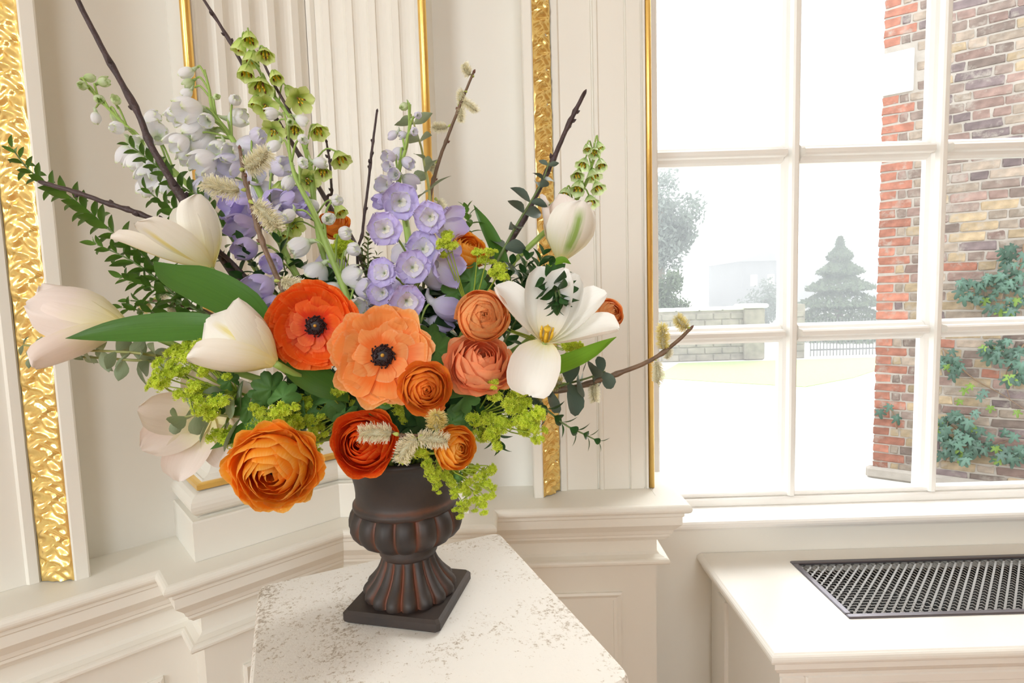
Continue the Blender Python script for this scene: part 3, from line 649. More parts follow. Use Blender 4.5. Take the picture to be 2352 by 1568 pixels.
# ---- garden beyond
M['gwall'] = plain('garden_wall_brick', (.26, .23, .19), .9, noise_amt=.25, nscale=6, bump=.4, bscale=12)
def gpos(px, Y): q = P(px, 784, Y); return q.x
def garden_wall(name, label, px0, px1, Y, ptop, piers=()):
    x0, x1 = gpos(px0, Y), gpos(px1, Y); zt = P((px0 + px1) / 2, ptop, Y).z
    t = thing(name, label, 'wall', ((x0 + x1) / 2, Y, GZ))
    g = box(x0, x1, Y, Y + .25, GZ, zt - .08); part('wall_body', mesh('wall_body', *g[:2], M['gwall'], smooth=False), t)
    n = int((x1 - x0) / .45)
    for i in range(n):
        a = x0 + (x1 - x0) * i / n; g = rbox(a + .008, a + (x1 - x0) / n - .008, Y - .05, Y + .30, zt - .08, zt, .02); part('coping_stone', mesh('coping_stone', *g[:2], M['stone'], smooth=False), t)
    k = 0
    for c in range(int((zt - GZ - .1) / .16)):
        x = x0 + (0 if c % 2 else -.2)
        while x < x1 - .05:
            a, b_ = max(x, x0), min(x + .4, x1)
            if b_ - a > .05 and k < 290: g = rbox(a + .01, b_ - .01, Y - .022, Y + .05, GZ + c * .16 + .012, GZ + c * .16 + .15, .012); part('stone', mesh('stone', *g[:2], M['gwall'], smooth=False), t); k += 1
            x += .4
    for (q0, q1, pt) in piers:
        a, b_ = gpos(q0, Y), gpos(q1, Y); z2 = P(q0, pt, Y).z; g = rbox(a, b_, Y - .12, Y + .35, GZ, z2 - .1, .03); pr = part('pier', mesh('pier', *g[:2], M['gwall'], smooth=False), t)
        g = rbox(a - .06, b_ + .06, Y - .18, Y + .41, z2 - .1, z2, .03); part('pier_cap', mesh('pier_cap', *g[:2], M['stone'], smooth=False), pr).matrix_parent_inverse = Matrix.Identity(4)
garden_wall('garden_wall', 'low old brick garden wall with pier behind the lawn in the left panes', 1500, 1712, 12.6, 706, [(1706, 1752, 698)])
garden_wall('gate_pier', 'short brick pier left of the railings across the lawn', 1826, 1848, 12.6, 690)
M['rail'] = plain('railing_iron', (.16, .16, .16), .6)
x0, x1 = gpos(1862, 12.9), gpos(2080, 12.9); t = thing('railings', 'thin iron railings in front of the big conifer', 'railings', ((x0 + x1) / 2, 12.9, GZ))
zt = P(1930, 742, 12.9).z
for i in range(30):
    x = x0 + (x1 - x0) * i / 29; g = tube([Vector((x, 12.9, GZ)), Vector((x, 12.9, zt + .1))], .010, 6); part('railing_bar', mesh('railing_bar', *g[:2], M['rail']), t)
for z in (zt, GZ + .15): g = box(x0, x1, 12.885, 12.915, z - .02, z + .02); part('rail', mesh('rail', *g[:2], M['rail'], smooth=False), t)
M['dark'] = plain('slate_house_wall', (.19,.185,.195), .8, noise_amt=.1, nscale=2); M['roof'] = plain('roof_slate', (.22, .22, .24), .7, noise_amt=.1)
def house(label, px0, px1, Y, pt, dp=5, eave=True):
    x0, x1 = gpos(px0, Y), gpos(px1, Y); zt = P(px0, pt, Y).z; t = thing('distant_house', label, 'house', ((x0 + x1) / 2, Y, GZ))
    g = box(x0, x1, Y, Y + dp, GZ, zt); part('house_wall', mesh('house_wall', *g[:2], M['dark'], smooth=False), t)
    g = prism([(x0 - .3, zt - .02), (x1 + .3, zt - .02), ((x0 + x1) / 2, zt + .5)], Y - .3, Y + dp); V = [(v[0], v[2], v[1]) for v in g[0]]; part('house_roof', mesh('house_roof', V, g[1], M['roof'], smooth=False), t)
    for i in range(2):
        a = x0 + (x1 - x0) * (.2 + .4 * i); g = box(a, a + (x1 - x0) * .16, Y - .03, Y + .02, zt * .55, zt * .75); part('house_window', mesh('house_window', *g[:2], M['white'], smooth=False), t)
house('tall grey house wall far behind the garden wall pier', 1703, 1800, 30, 600)
house('distant house mostly hidden behind the conifer', 1850, 2040, 42, 590)
M['fol1'] = petal_mat('conifer_foliage', [(0, (.10, .135, .08)), (1, (.16, .20, .12))], .25, .7, var=.05); M['fol2'] = petal_mat('grey_green_foliage', [(0, (.18, .21, .18)), (1, (.24, .27, .23))], .35, .7); M['bark'] = plain('bark', (.20, .16, .12), .9)
def crown(name, c, h, rad, n, ls, mat, t, seed, conic=False):
    r = np.random.RandomState(seed); V = np.zeros((n * 4, 3)); 
    tt = r.rand(n); 
    if conic:
        tt = tt ** 1.5; rr = rad * (1 - tt) * np.sqrt(r.uniform(.45, 1, n)) * (1 + .35 * np.sin(tt * 46)); z = tt * h; a = r.rand(n) * 2 * pi
        ctr = np.stack([rr * np.cos(a), rr * np.sin(a), z - .25 * rr], 1)
    else:
        k = 26; cc = r.randn(k, 3); cc /= np.linalg.norm(cc, axis=1)[:, None]; cc *= r.uniform(.3, .85, (k, 1)); j = r.randint(0, k, n); d = r.randn(n, 3); d /= np.linalg.norm(d, axis=1)[:, None]
        ctr = (cc[j] + d * r.uniform(.12, .34, (n, 1))) * np.array([rad, rad, h / 2]) + np.array([0, 0, h / 2])
    ax = r.randn(n, 3); ax /= np.linalg.norm(ax, axis=1)[:, None]; b_ = np.cross(ax, r.randn(n, 3)); b_ /= np.linalg.norm(b_, axis=1)[:, None]; s = ls * r.uniform(.6, 1.3, (n, 1))
    V[0::4] = ctr - ax * s; V[1::4] = ctr + b_ * s * .45; V[2::4] = ctr + ax * s; V[3::4] = ctr - b_ * s * .45; V += np.array(c)
    U = np.tile([(0.5, 0), (1, .5), (.5, 1), (0, .5)], (n, 1)); part(name, mesh(name, V, [(4 * i, 4 * i + 1, 4 * i + 2, 4 * i + 3) for i in range(n)], mat, uv=U), t, kind='stuff')
def tree(name, label, px, Y, pt, pb, wpx, mat, n, ls, seed, conic=False):
    x = gpos(px, Y); zt = P(px, pt, Y).z; zb_ = max(GZ, P(px, pb, Y).z); t = thing(name, label, 'tree', (x, Y, GZ)); rad = wpx * Y / FPX / 2
    crown('crown', (x, Y, zb_), zt - zb_, rad, n, ls, mat, t, seed, conic); g = tube([Vector((x, Y, GZ)), Vector((x, Y, zb_ + (zt - zb_) * .6))], [.16, .06], 8); part('trunk', mesh('trunk', *g[:2], M['bark']), t)
tree('conifer_tree', 'broad grey green conifer beyond the railings', 1925, 17, 545, 800, 250, M['fol1'], 16000, .085, 3, True)
tree('garden_tree', 'tall pale leafy tree at the left window edge', 1520, 15, 380, 640, 190, M['fol2'], 7000, .075, 4)
tree('garden_shrub', 'dark bush below the tall tree by the left window edge', 1525, 13.6, 615, 800, 120, M['fol1'], 5000, .06, 5)
tree('young_tree', 'slim pale blossom tree in front of the far grey house', 1755, 20, 635, 760, 110, M['fol2'], 1500, .07, 6)

# thin bright haze volume, added to imitate window glare beyond the brick wing
m = bpy.data.materials.new('glare_veil'); m.use_nodes = True; nt = m.node_tree; nt.nodes.remove(nt.nodes['Principled BSDF'])
vs = N(nt, 'ShaderNodeVolumeScatter', i_Density=.045, i_Anisotropy=.0); vs.inputs['Color'].default_value = (.96, .98, 1, 1); nt.links.new(vs.outputs[0], nt.nodes['Material Output'].inputs['Volume'])
g = box(-12, 45, 7.5, 48, GZ + .02, 14); tag(link('veil', mesh('veil', *g[:2], m, smooth=False)), 'pale bright haze volume imitating window glare over the far garden', 'veil', kind='stuff')
# ================================================================ THE FLOWERS
M['stem'] = plain('green_stem', (.30, .44, .10), .45, noise_amt=.12, nscale=30)
M['stemd'] = plain('dull_green_stem', (.13, .19, .06), .5, noise_amt=.15, nscale=30)
M['stemy'] = plain('olive_stem', (.34, .36, .13), .5, noise_amt=.1, nscale=30)
M['twig'] = plain('dark_twig_bark', (.058, .033, .035), .5, noise_amt=.3, nscale=60, bump=.5, bscale=200)
M['twigb'] = plain('brown_twig_bark', (.17, .105, .065), .5, noise_amt=.25, nscale=60, bump=.4, bscale=200)
M['budb'] = plain('brown_bud', (.15, .06, .04), .4, noise_amt=.2, nscale=80)
M['black'] = plain('dark_stamens', (.022, .010, .012), .55, noise_amt=.4, nscale=200)
M['pist'] = plain('yellow_pistil', (.62, .38, .06), .4)
M['anth'] = plain('yellow_anther', (.80, .50, .03), .5); M['antb'] = plain('brown_anther', (.16, .05, .02), .6)
def px2m(n, Y): return n * Y / FPX
def toward_mouth(p, ax, k=.35):
    """stem from a flower base back into the urn"""
    m_ = MOUTH + Vector((rnd.uniform(-.04, .04), rnd.uniform(-.035, .035), -.045)); d = (p - m_).length
    b_ = p - ax * (d * k); c = m_ + Vector((0, 0, .07)) + (p - m_) * .12
    return [p, p.lerp(b_, .6) + (c - p) * .10, c, m_]
def stem(t, pts, r0, r1, mat, n=18, name='stem', seg=7):
    q = cr(pts, n); g = tube(q, [r0 + (r1 - r0) * i / (n - 1) for i in range(n)], seg); return part(name, mesh(name, *g[:2], mat), t)
_blob = {}
def ellipsoid(rx, rz, n=10, m_=7): return lathe([(max(1e-5, rx * math.sin(pi * j / m_)), -rz * math.cos(pi * j / m_)) for j in range(m_ + 1)], n)
def ball(p, r, n=8, m_=5): g = ellipsoid(r, r, n, m_); return [(v[0] + p[0], v[1] + p[1], v[2] + p[2]) for v in g[0]], g[1], None

# ---------------------------------------------------------------- ranunculus
RST = {
 'open': [(11, 1.0, .42, 95, .02), (11, .96, .43, 90, .02), (10, .91, .44, 86, .02), (10, .84, .44, 83, .02), (10, .95, .375, 117, .02), (9, .93, .325, 130, .02), (8, .91, .28, 143, .02)],
 'wide': [(9, 1.0, .28, 101, .08), (9, .96, .32, 94, .08), (9, .90, .36, 90, .07), (9, .94, .32, 112, .06), (8, .92, .28, 128, .05), (7, .90, .24, 143, .04)],
 'ball': [(6, 1.0, .92, 72, .02), (6, .97, .92, 60, .02), (6, .92, .93, 49, .02), (5, .85, .92, 41, .02), (5, .76, .90, 34, .02), (5, .66, .88, 28, .02), (4, .55, .86, 24, .02), (4, .43, .84, 20, .02), (3, .31, .82, 17, .02), (3, .19, .80, 14, .02)],
 'rose': [(6, 1.0, .50, 96, .06), (6, .95, .55, 86, .06), (6, .88, .62, 74, .05), (6, .78, .70, 60, .04), (6, .67, .74, 48, .04), (5, .55, .74, 40, .04), (5, .44, .72, 34, .04), (4, .33, .70, 28, .04), (3, .21, .66, 22, .04)],
 'full': [(8, 1.0, .46, 101, .08), (8, .99, .50, 93, .08), (8, .93, .58, 83, .07), (7, .86, .66, 72, .07), (7, .77, .72, 60, .06), (6, .66, .74, 50, .06), (6, .55, .73, 42, .06), (5, .44, .68, 36, .06), (5, .33, .62, 30, .06), (4, .22, .55, 24, .05)],
 'cup': [(6, 1.0, .85, 78, .06), (6, .94, .85, 66, .06), (5, .85, .84, 54, .06), (5, .73, .82, 44, .06), (5, .60, .78, 36, .05), (4, .46, .72, 30, .05), (3, .30, .66, 24, .05)],
}
def rmat(nm, tip, base, edge=None): return petal_mat('ranunculus_' + nm, [(0, base), (.45, base), (.72, tip), (.90, tip), (.97, edge or tip), (1, tuple(min(1, c * 1.12) for c in (edge or tip)))], .40, .42, .07, .10, rim=tuple(min(1, c * 1.1 + .02) for c in (edge or tip)))
M['rred'] = rmat('red_orange', (.93, .17, .022), (.80, .06, .012), (.97, .26, .05)); M['rora'] = rmat('orange', (.98, .42, .12), (.95, .24, .035), (.98, .52, .22)); M['rgol'] = rmat('golden', (.98, .46, .045), (.94, .28, .02), (.98, .54, .12))
M['rpea'] = rmat('peach', (.97, .56, .24), (.92, .38, .09), (.90, .40, .15)); M['rsal'] = rmat('salmon', (.97, .50, .26), (.93, .30, .11), (.95, .40, .20)); M['rver'] = rmat('vermilion', (.88, .12, .014), (.68, .04, .008), (.93, .22, .03)); M['rbud'] = rmat('amber', (.93, .36, .045), (.86, .25, .02), (.90, .30, .07))
M['sep'] = leaf_mat('sepal', (.20, .30, .09))
def ranunculus(label, px, py, rpx, Y, a, b_, style, mat, centre=False, tw=.07, seed=0, depth=None, cc=None):
    p = P(px, py, Y); R = px2m(rpx, Y); ax = face_dir(p, a, b_); r, u, tv = view_basis(p); r_ = random.Random(seed)
    t = thing('ranunculus', label, 'flower', MOUTH); Mf = frame(ax, r, p, R)
    for li, (n, aa, bb, tip, rf) in enumerate(RST[style]):
        ms_ = []
        for k in range(2):
            g = shell(1, bb / aa, tip, pi / n * 1.72, tw, rf, 11, 11, (.13 if style in ('open', 'wide') else .10 if li < 2 else .04), seed * 31 + li * 3 + k, notch=.30 if tip > 100 else .10 if style == 'open' else .15, swirl={'open': .07, 'wide': .05}.get(style, .0)); ms_.append(mesh('petal', g[0], g[1], mat, uv=g[2]))
        off = r_.uniform(0, 6.28)
        for i in range(n):
            J = Matrix.Rotation(off + 2 * pi * i / n + r_.uniform(-.1, .1), 4, 'Z') @ Matrix.Rotation(r_.uniform(-.05, .05), 4, 'Y') @ Matrix.Scale(aa * r_.uniform(.95, 1.05), 4)
            part('petal', ms_[i % 2], t, Mf @ J)
    if centre:
        zc = -.25 if style == 'open' else -.20
        g = [(np.array(q[0]), q[1], None) for q in [ellipsoid(.24, .10, 20, 8)]]
        st = []
        for k in range(90):
            ang = k * 2.39996; rr = .12 + .17 * (k % 24) / 24; zz = .07 + .05 * r_.random() - .05 * (rr > .18)
            st.append(ball((rr * math.cos(ang), rr * math.sin(ang), zz), .026, 6, 4))
        V, F, _ = join(g + st); part('stamen_disc', mesh('stamen_disc', V, F, M['black']), t, Mf @ Matrix.Translation((0, 0, zc)), label='black stamen ring')
        g = ellipsoid(.045, .075, 10, 6); part('pistil', mesh('pistil', *g[:2], M['pist']), t, Mf @ Matrix.Translation((0, 0, zc + .12)), label='yellow pistil')
    if style in ('ball', 'rose', 'cup'):
        q = [xform(shell(.17, .74 if style == 'ball' else .60, 6, 1.5, .10, .02, 7, 7, 0, k), Matrix.Rotation(2.1 * k, 4, 'Z')) for k in range(3)]; V, F, U = join(q); part('petal_heart', mesh('petal_heart', V, F, mat, uv=U), t, Mf)
    if cc and not centre:
        g = ellipsoid(.09, .08, 10, 6); part('flower_eye', mesh('flower_eye', *g[:2], M['black'] if cc == 'dark' else M['sep']), t, Mf @ Matrix.Translation((0, 0, .30 if style != 'full' else .12)), label='dark centre')
    sp = mesh('sepal', *blade(.42, .22, 96, 80, .5, 5, 6, 'leaf')[:2], M['sep'], uv=blade(.42, .22, 96, 80, .5, 5, 6, 'leaf')[2]); zb_ = -RST[style][0][2]
    for k in range(5): part('sepal', sp, t, Mf @ Matrix.Translation((0, 0, zb_ * 1.02 - .03)) @ Matrix.Rotation(2 * pi * k / 5, 4, 'Z'))
    base = p - ax * (R * RST[style][0][2] * .98); stem(t, toward_mouth(base, ax), .0032, .0036, M['stem'])
    return t
ranunculus('red orange ranunculus fully open with a black centre', 722, 748, 90, .625, -.12, .0, 'open', M['rred'], True, .10, 1)
ranunculus('large light orange ranunculus wide open with a black centre', 878, 815, 103, .605, -.06, .10, 'wide', M['rora'], True, .08, 2)
ranunculus('amber ranunculus cupped round a closed heart beside the wide orange one', 977, 892, 60, .60, .08, -.12, 'rose', M['rbud'], False, .05, 3)
ranunculus('tight round peach ranunculus with spiral petals above the salmon one', 1107, 726, 57, .615, .12, .05, 'ball', M['rpea'], False, .05, 4)
ranunculus('salmon ruffled ranunculus with many narrow petals below the round peach one', 1103, 832, 76, .635, .22, .55, 'full', M['rsal'], False, .06, 5, cc='dark')
ranunculus('big golden orange ranunculus hanging lowest at the left', 630, 1078, 100, .56, -.18, -.42, 'full', M['rgol'], False, .06, 6, cc='dark')
ranunculus('deep red orange ranunculus resting on the urn rim', 836, 1016, 74, .625, -.28, -.05, 'rose', M['rver'], False, .05, 7, cc='dark')
ranunculus('small golden ranunculus turned right on the urn rim', 1045, 1028, 50, .605, .55, -.12, 'cup', M['rgol'], False, .05, 8, cc='dark')
ranunculus('bright orange ranunculus seen from the side right of the lilac delphinium', 1074, 576, 43, .74, .35, .75, 'cup', M['rgol'], False, .06, 9)
ranunculus('half hidden orange ranunculus behind the green delphinium stem', 766, 517, 33, .84, -.2, .8, 'cup', M['rbud'], False, .06, 10)
ranunculus('small peach ranunculus bud at the far right behind the white tulip', 1396, 722, 35, .72, .75, .25, 'ball', M['rpea'], False, .05, 11)

# ---------------------------------------------------------------- tulips
tst = [(0, (.93, .84, .36)), (.22, (.94, .90, .60)), (.5, (.95, .93, .83)), (1, (.96, .94, .90))]
M['tul'] = petal_mat('tulip_white', tst, .20, .4, .03, .03); M['tulp'] = petal_mat('tulip_blush', [(0, (.90, .82, .40)), (.3, (.90, .84, .62)), (.6, (.90, .80, .74)), (1, (.94, .85, .82))], .20, .4, .03, .03)
M['tulg'] = petal_mat('tulip_green_flame', tst, .20, .4, .03, .03, across=((.30, .50, .08), .10)); M['tuly'] = petal_mat('tulip_yellow_flame', tst, .20, .4, .03, .03, across=((.86, .76, .30), .05))
M['tulw'] = petal_mat('tulip_pure_white', [(0, (.86, .80, .42)), (.18, (.90, .88, .74)), (.4, (.92, .91, .87)), (1, (.95, .94, .92))], .28, .38, .02, .02)
M['tleaf'] = leaf_mat('tulip_leaf', (.085, .22, .035), rough=.35, transl=.28, var=.05); M['tleaf_lit'] = leaf_mat('tulip_leaf_lit', (.22, .46, .035), rough=.35, transl=.45, var=.05)  # second leaf copy has window light put into its brighter green
def tulip(label, base, tipv, Lpx, Y, petals, mat, mats={}, leaves=(), stamens=False, dy=0., smat=None, spts=None):
    """petals: (azimuth, a0, a1, length factor, half width factor); azimuth 0 faces the viewer, 90 is to the right for an upright flower"""
    p = P(*base, Y); q = P(*tipv, Y + dy); ax = (q - p).normalized(); r, u, tv = view_basis(p); L = px2m(Lpx, Y)
    t = thing('tulip', label, 'flower', MOUTH); Mf = frame(ax, tv, p, L)
    for i, (az, a0, a1, lf, wf) in enumerate(petals):
        g = blade(lf, .34 * wf, a0, a1, .95, 11, 15, 'tulip', .04, 2, i + int(base[0]), curl=14)
        part('petal', mesh('petal', g[0], g[1], mats.get(i, mat), uv=g[2]), t, Mf @ Matrix.Rotation(R_(az), 4, 'Z'))
    if stamens:
        g = lathe([(.0, -.01), (.035, 0), (.032, .10), (.03, .20), (.05, .225), (.045, .25), (0, .245)], 12); part('pistil', mesh('pistil', *g[:2], M['anth']), t, Mf, label='yellow green pistil')
        for k in range(6):
            a = 2 * pi * k / 6; d = Vector((math.cos(a), math.sin(a), 0)); g1 = tube([d * .03, d * .075 + Vector((0, 0, .10))], .008, 5); g2 = tube([d * .075 + Vector((0, 0, .09)), d * .085 + Vector((0, 0, .16)), d * .09 + Vector((0, 0, .23))], [.014, .020, .010], 6)
            V, F, _ = join([g1, g2]); part('stamen', mesh('stamen', V, F, M['anth']), t, Mf)
    sp = [P(*s_) for s_ in spts] if spts else []
    m_ = toward_mouth(p, ax); stem(t, [p + ax * .002] + sp + m_[(1 if not sp else 2):], .0042, .0050, smat or M['stem'], 22)
    for lf in leaves:
        pts, wpx, nr, lm = lf; wq = [P(*a) for a in pts]; g = ribbon(wq, px2m(wpx, pts[1][2]), face_dir(wq[1], *nr), 'tulipleaf', 7, 20, .22, .03, wpx)
        part('leaf', mesh('leaf', *g[:2], lm, uv=g[2]), t)
    return t
cl6 = lambda o=0, a0=46, a1=-16, l=1., w=1.: [(o + 0, a0, a1, l, w), (o + 120, a0, a1, l, w), (o + 240, a0, a1, l, w), (o + 60, a0 * .82, a1 * 1.3 - 2, l, w * .95), (o + 180, a0 * .82, a1 * 1.3 - 2, l, w * .95), (o + 300, a0 * .82, a1 * 1.3 - 2, l, w * .95)]
tulip('cream tulip opening upward, the uppermost one at the left', (484, 618), (428, 480), 168, .70, [(-86, 66, 38, 1.16, 1.0), (-48, 62, 34, 1.02, 1.0), (38, 40, -4, 1.0, 1.05), (95, 40, -20, 1.02, 1.0), (165, 34, -2, 1.08, 1.1), (225, 50, 22, .98, 1.0)], M['tul'], {0: M['tuly'], 1: M['tuly']},
      [([(630, 800, .69), (560, 712, .67), (470, 662, .66), (400, 632, .66), (352, 600, .67)], 52, (.1, .5, .8), M['tleaf'])], spts=[(510, 660, .70), (560, 750, .70)])
tulip('blush white tulip farthest left with petals pointing left', (286, 742), (110, 718), 188, .68, [(8, 46, 0, .98, 1.15), (-72, 56, 24, 1.06, 1.0), (62, 46, -6, 1.02, 1.15), (125, 44, -2, 1.04, 1.0), (180, 46, 4, 1.0, 1.0), (-125, 50, 20, .98, 1.0)], M['tulp'], {}, [([(545, 760, .645), (430, 752, .625), (290, 758, .61), (150, 777, .60)], 36, (0, .35, .9), M['tleaf'])], spts=[(420, 800, .69), (560, 860, .70)])
tulip('cream tulip with a green flame below the large left leaf', (634, 836), (508, 752), 178, .60, [(0, 58, -14, 1.02, 1.25), (60, 56, 0, .98, 1.2), (-62, 58, 12, 1.02, 1.2), (125, 52, -4, .98, 1.15), (180, 50, -10, 1.05, 1.2), (-122, 52, 6, 1.0, 1.15)], M['tul'], {0: M['tuly'], 4: M['tulg'], 3: M['tul']}, [([(800, 905, .66), (720, 870, .63), (670, 820, .63), (640, 770, .64)], 46, (.2, .5, .8), M['tleaf'])], spts=[(700, 872, .63), (760, 895, .68)])
tulip('wide open drooping blush tulip at the lower left behind the lime blossoms', (482, 955), (420, 962), 150, .70, [(-100, 64, 40, 1.1, 1.15), (-50, 74, 50, 1.05, 1.1), (-150, 60, 30, 1.0, 1.1), (20, 78, 60, 1.0, 1.1), (70, 66, 40, .95, 1.1), (160, 54, 20, 1.0, 1.1)], M['tulp'], {}, [([(690, 930, .66), (610, 965, .64), (540, 1000, .64), (483, 1032, .65)], 22, (-.2, .4, .9), M['tleaf'])], dy=-.06)
tulip('large wide open pure white tulip at the right with yellow stamens', (1252, 786), (1266, 700), 172, .625, [(158, 26, 4, 1.06, .78), (205, 46, 16, 1.02, .95), (112, 56, 30, 1.05, .95), (78, 62, 52, 1.05, .95), (250, 56, 50, 1.0, .9), (350, 100, 150, .78, 1.15), (150, 44, 18, 1.0, .95)], M['tulw'], {}, [([(1130, 880, .69), (1220, 862, .665), (1330, 825, .645), (1416, 774, .64)], 36, (.1, .7, .6), M['tleaf_lit'])], True, dy=-.03)
tulip('blush tulip with a green stripe upright at the upper right', (1288, 600), (1308, 490), 152, .80, [(22, 60, -12, 1.0, 1.3), (140, 54, -10, 1.0, 1.25), (-98, 46, 6, 1.06, .9), (84, 48, -16, 1.0, 1.2), (200, 44, -16, 1.0, 1.2), (-42, 46, -20, 1.02, 1.25)], M['tulp'], {0: M['tulg'], 3: M['tulg']}, [([(1230, 660, .80), (1262, 620, .79), (1290, 598, .78), (1312, 606, .78)], 12, (0, .5, .8), M['tleaf_lit']), ([(1165, 690, .80), (1150, 600, .80), (1115, 520, .80), (1088, 470, .81)], 20, (.5, .2, .8), M['tleaf'])])

# ---------------------------------------------------------------- delphinium
def dmat(nm, st_, tr=.35): return petal_mat('delphinium_' + nm, st_, tr, .5, .05, .05)
M['dlil'] = dmat('lilac', [(0, (.86, .86, .86)), (.28, (.80, .76, .93)), (.7, (.66, .59, .92)), (.92, (.60, .52, .90)), (1, (.68, .62, .92))]); M['dwht'] = dmat('white_green', [(0, (.46, .62, .22)), (.16, (.80, .86, .72)), (.34, (.91, .91, .95)), (.86, (.93, .93, .97)), (.95, (.88, .92, .78)), (1, (.70, .82, .40))])
M['dpal'] = dmat('pale_lilac', [(0, (.50, .60, .35)), (.2, (.80, .80, .86)), (.6, (.80, .78, .92)), (.90, (.78, .76, .92)), (1, (.72, .78, .52))]); M['dgrn'] = dmat('green_bud', [(0, (.34, .52, .12)), (.35, (.62, .74, .42)), (.8, (.76, .84, .62)), (1, (.46, .62, .22))])
M['deye'] = dmat('cream_eye', [(0, (.70, .72, .42)), (.4, (.88, .87, .72)), (1, (.90, .89, .84))])
def floret_bud(a1, mat, n=5, L=2.0, seed=0, ruff=.04, w=.62):
    """nodding floret of five overlapping sepals and a spur"""
    r = random.Random(seed); ps = []
    for k in range(n):
        g = blade(L * r.uniform(.94, 1.06), w * r.uniform(.92, 1.08), 66, a1 + r.uniform(-9, 9), .85, 7, 9, 'round', ruff, 2, seed + k, curl=r.uniform(-12, 16))
        ps.append(xform(g, Matrix.Translation((0, 0, -.95)) @ Matrix.Rotation(2 * pi * k / n + r.uniform(-.12, .12), 4, 'Z') @ Matrix.Translation((.02 + .07 * (k % 2), 0, 0))))
    g = tube([Vector((.05, 0, -.80)), Vector((.1, 0, -1.05)), Vector((.35, 0, -1.30)), Vector((.7, 0, -1.35))], [.25, .22, .14, .05], 6); ps.append((g[0], g[1], [(.5, .12)] * len(g[0])))
    V, F, U = join(ps); return mesh('floret', V, F, mat, uv=U)
DM = {}
for nm, mt in (('l', 'dlil'), ('w', 'dwht'), ('p', 'dpal'), ('g', 'dgrn')):
    DM['bud' + nm] = [floret_bud(-46, M[mt], L=2.1, seed=s, w=.52, ruff=.09) for s in (1, 2, 8)]; DM['half' + nm] = [floret_bud(-30, M[mt], L=2.05, seed=s, ruff=.09, w=.62) for s in (3, 4, 5, 9)]; DM['cup' + nm] = [floret_bud(8, M[mt], L=1.85, seed=s, ruff=.10, w=.70) for s in (6, 7)]
_g = [blade(1.04, .60, 50, 80, .55, 9, 9, 'round', .12, 3, s, curl=-35) for s in range(3)]; dpet = [mesh('petal', g[0], g[1], M['dlil'], uv=g[2]) for g in _g]
_g = [blade(.74, .42, 34, 58, .7, 7, 7, 'round', .09, 2, s + 9) for s in range(2)]; dpet2 = [mesh('inner_petal', g[0], g[1], M['dpal'], uv=g[2]) for g in _g]
def eye_mesh():
    r = random.Random(3); ps = []
    for k in range(9):
        g = blade(.44 + .14 * r.random(), .19, 15 + 35 * r.random(), 50, .5, 5, 5, 'round', .25, 3, k); ps.append(xform(g, Matrix.Rotation(k * 2.4, 4, 'Z') @ Matrix.Translation((.03, 0, 0))))
    ps.append(xform(tube([Vector((0, 0, -.05)), Vector((.05, 0, -.35)), Vector((.25, 0, -.6))], [.16, .12, .04], 6), Matrix()))
    V, F, U = join(ps); return mesh('floret_eye', V, F, M['deye'], uv=U)
deye = eye_mesh()
def nearest(pts, p):
    return min(pts, key=lambda q: (q - p).length_squared)
def delphinium(label, stem_px, florets, seed, sr=.0042):
    r_ = random.Random(seed); sp = cr([P(*s) for s in stem_px], 40); t = thing('delphinium', label, 'flower', MOUTH)
    end = sp[-1]; m_ = MOUTH + Vector((r_.uniform(-.03, .03), r_.uniform(-.03, .03), -.04)); full = sp + cr([end, end.lerp(m_, .5), m_], 10)[1:]
    g = [tube(full, [.0012 + (sr - .0012) * min(1, i / 26) for i in range(len(full))], 8)]
    for f in florets:
        px, py, rp, ty = f[:4]; Y = nearest(sp, P(px, py, stem_px[len(stem_px) // 2][2])).y + r_.uniform(-.035, .02) + (f[4] if len(f) > 4 else 0)
        p = P(px, py, Y); s = px2m(rp, Y) * (1.0 if ty == 'open' else 1.12); k = nearest(sp, p); i = sp.index(k); k2 = sp[min(len(sp) - 1, i + 3)]
        r, u, tv = view_basis(p); out = (p - k); out = out.normalized() if out.length > .004 else tv.copy()
        if ty == 'open':
            fx = f[5] if len(f) > 5 else (.25 * (1 if px > 950 else -1), .05); ax = face_dir(p, fx[0] + r_.uniform(-.1, .1), fx[1] + r_.uniform(-.1, .1))
            e = part('floret', deye, t, frame(ax, u, p - ax * s * .30, s)); j = r_.uniform(0, 6)
            for q in range(6):
                o = part('petal', dpet[q % 3], e, Matrix.Rotation(j + 2 * pi * q / 6 + r_.uniform(-.1, .1), 4, 'Z') @ Matrix.Rotation(r_.uniform(-.08, .08), 4, 'Y') @ Matrix.Translation((.04, 0, 0)))
            for q in range(4): part('inner_petal', dpet2[q % 2], e, Matrix.Rotation(j + .5 + pi * q / 2, 4, 'Z') @ Matrix.Translation((.03, 0, .06)))
            tail = p - ax * s * .6
        else:
            ax = (out * .8 + tv * r_.uniform(.1, .7) - u * .25 + r * r_.uniform(-.2, .2)).normalized(); lst = DM[ty]
            b_ = 1.25 if ty.startswith('bud') else 1.0
            part('floret', lst[r_.randint(0, len(lst) - 1)], t, frame(ax, tv, p, s / (1.12 if ty.startswith('bud') else 1.0)) @ Matrix.Rotation(r_.uniform(0, 6), 4, 'Z')); tail = p - ax * s * b_
        g.append(tube(cr([k2, k2.lerp(tail, .55) + u * .008, tail], 7), [.0016] * 6 + [.0012], 5))
    V, F, _ = join(g); part('stem', mesh('stem', V, F, M['stem']), t); return t
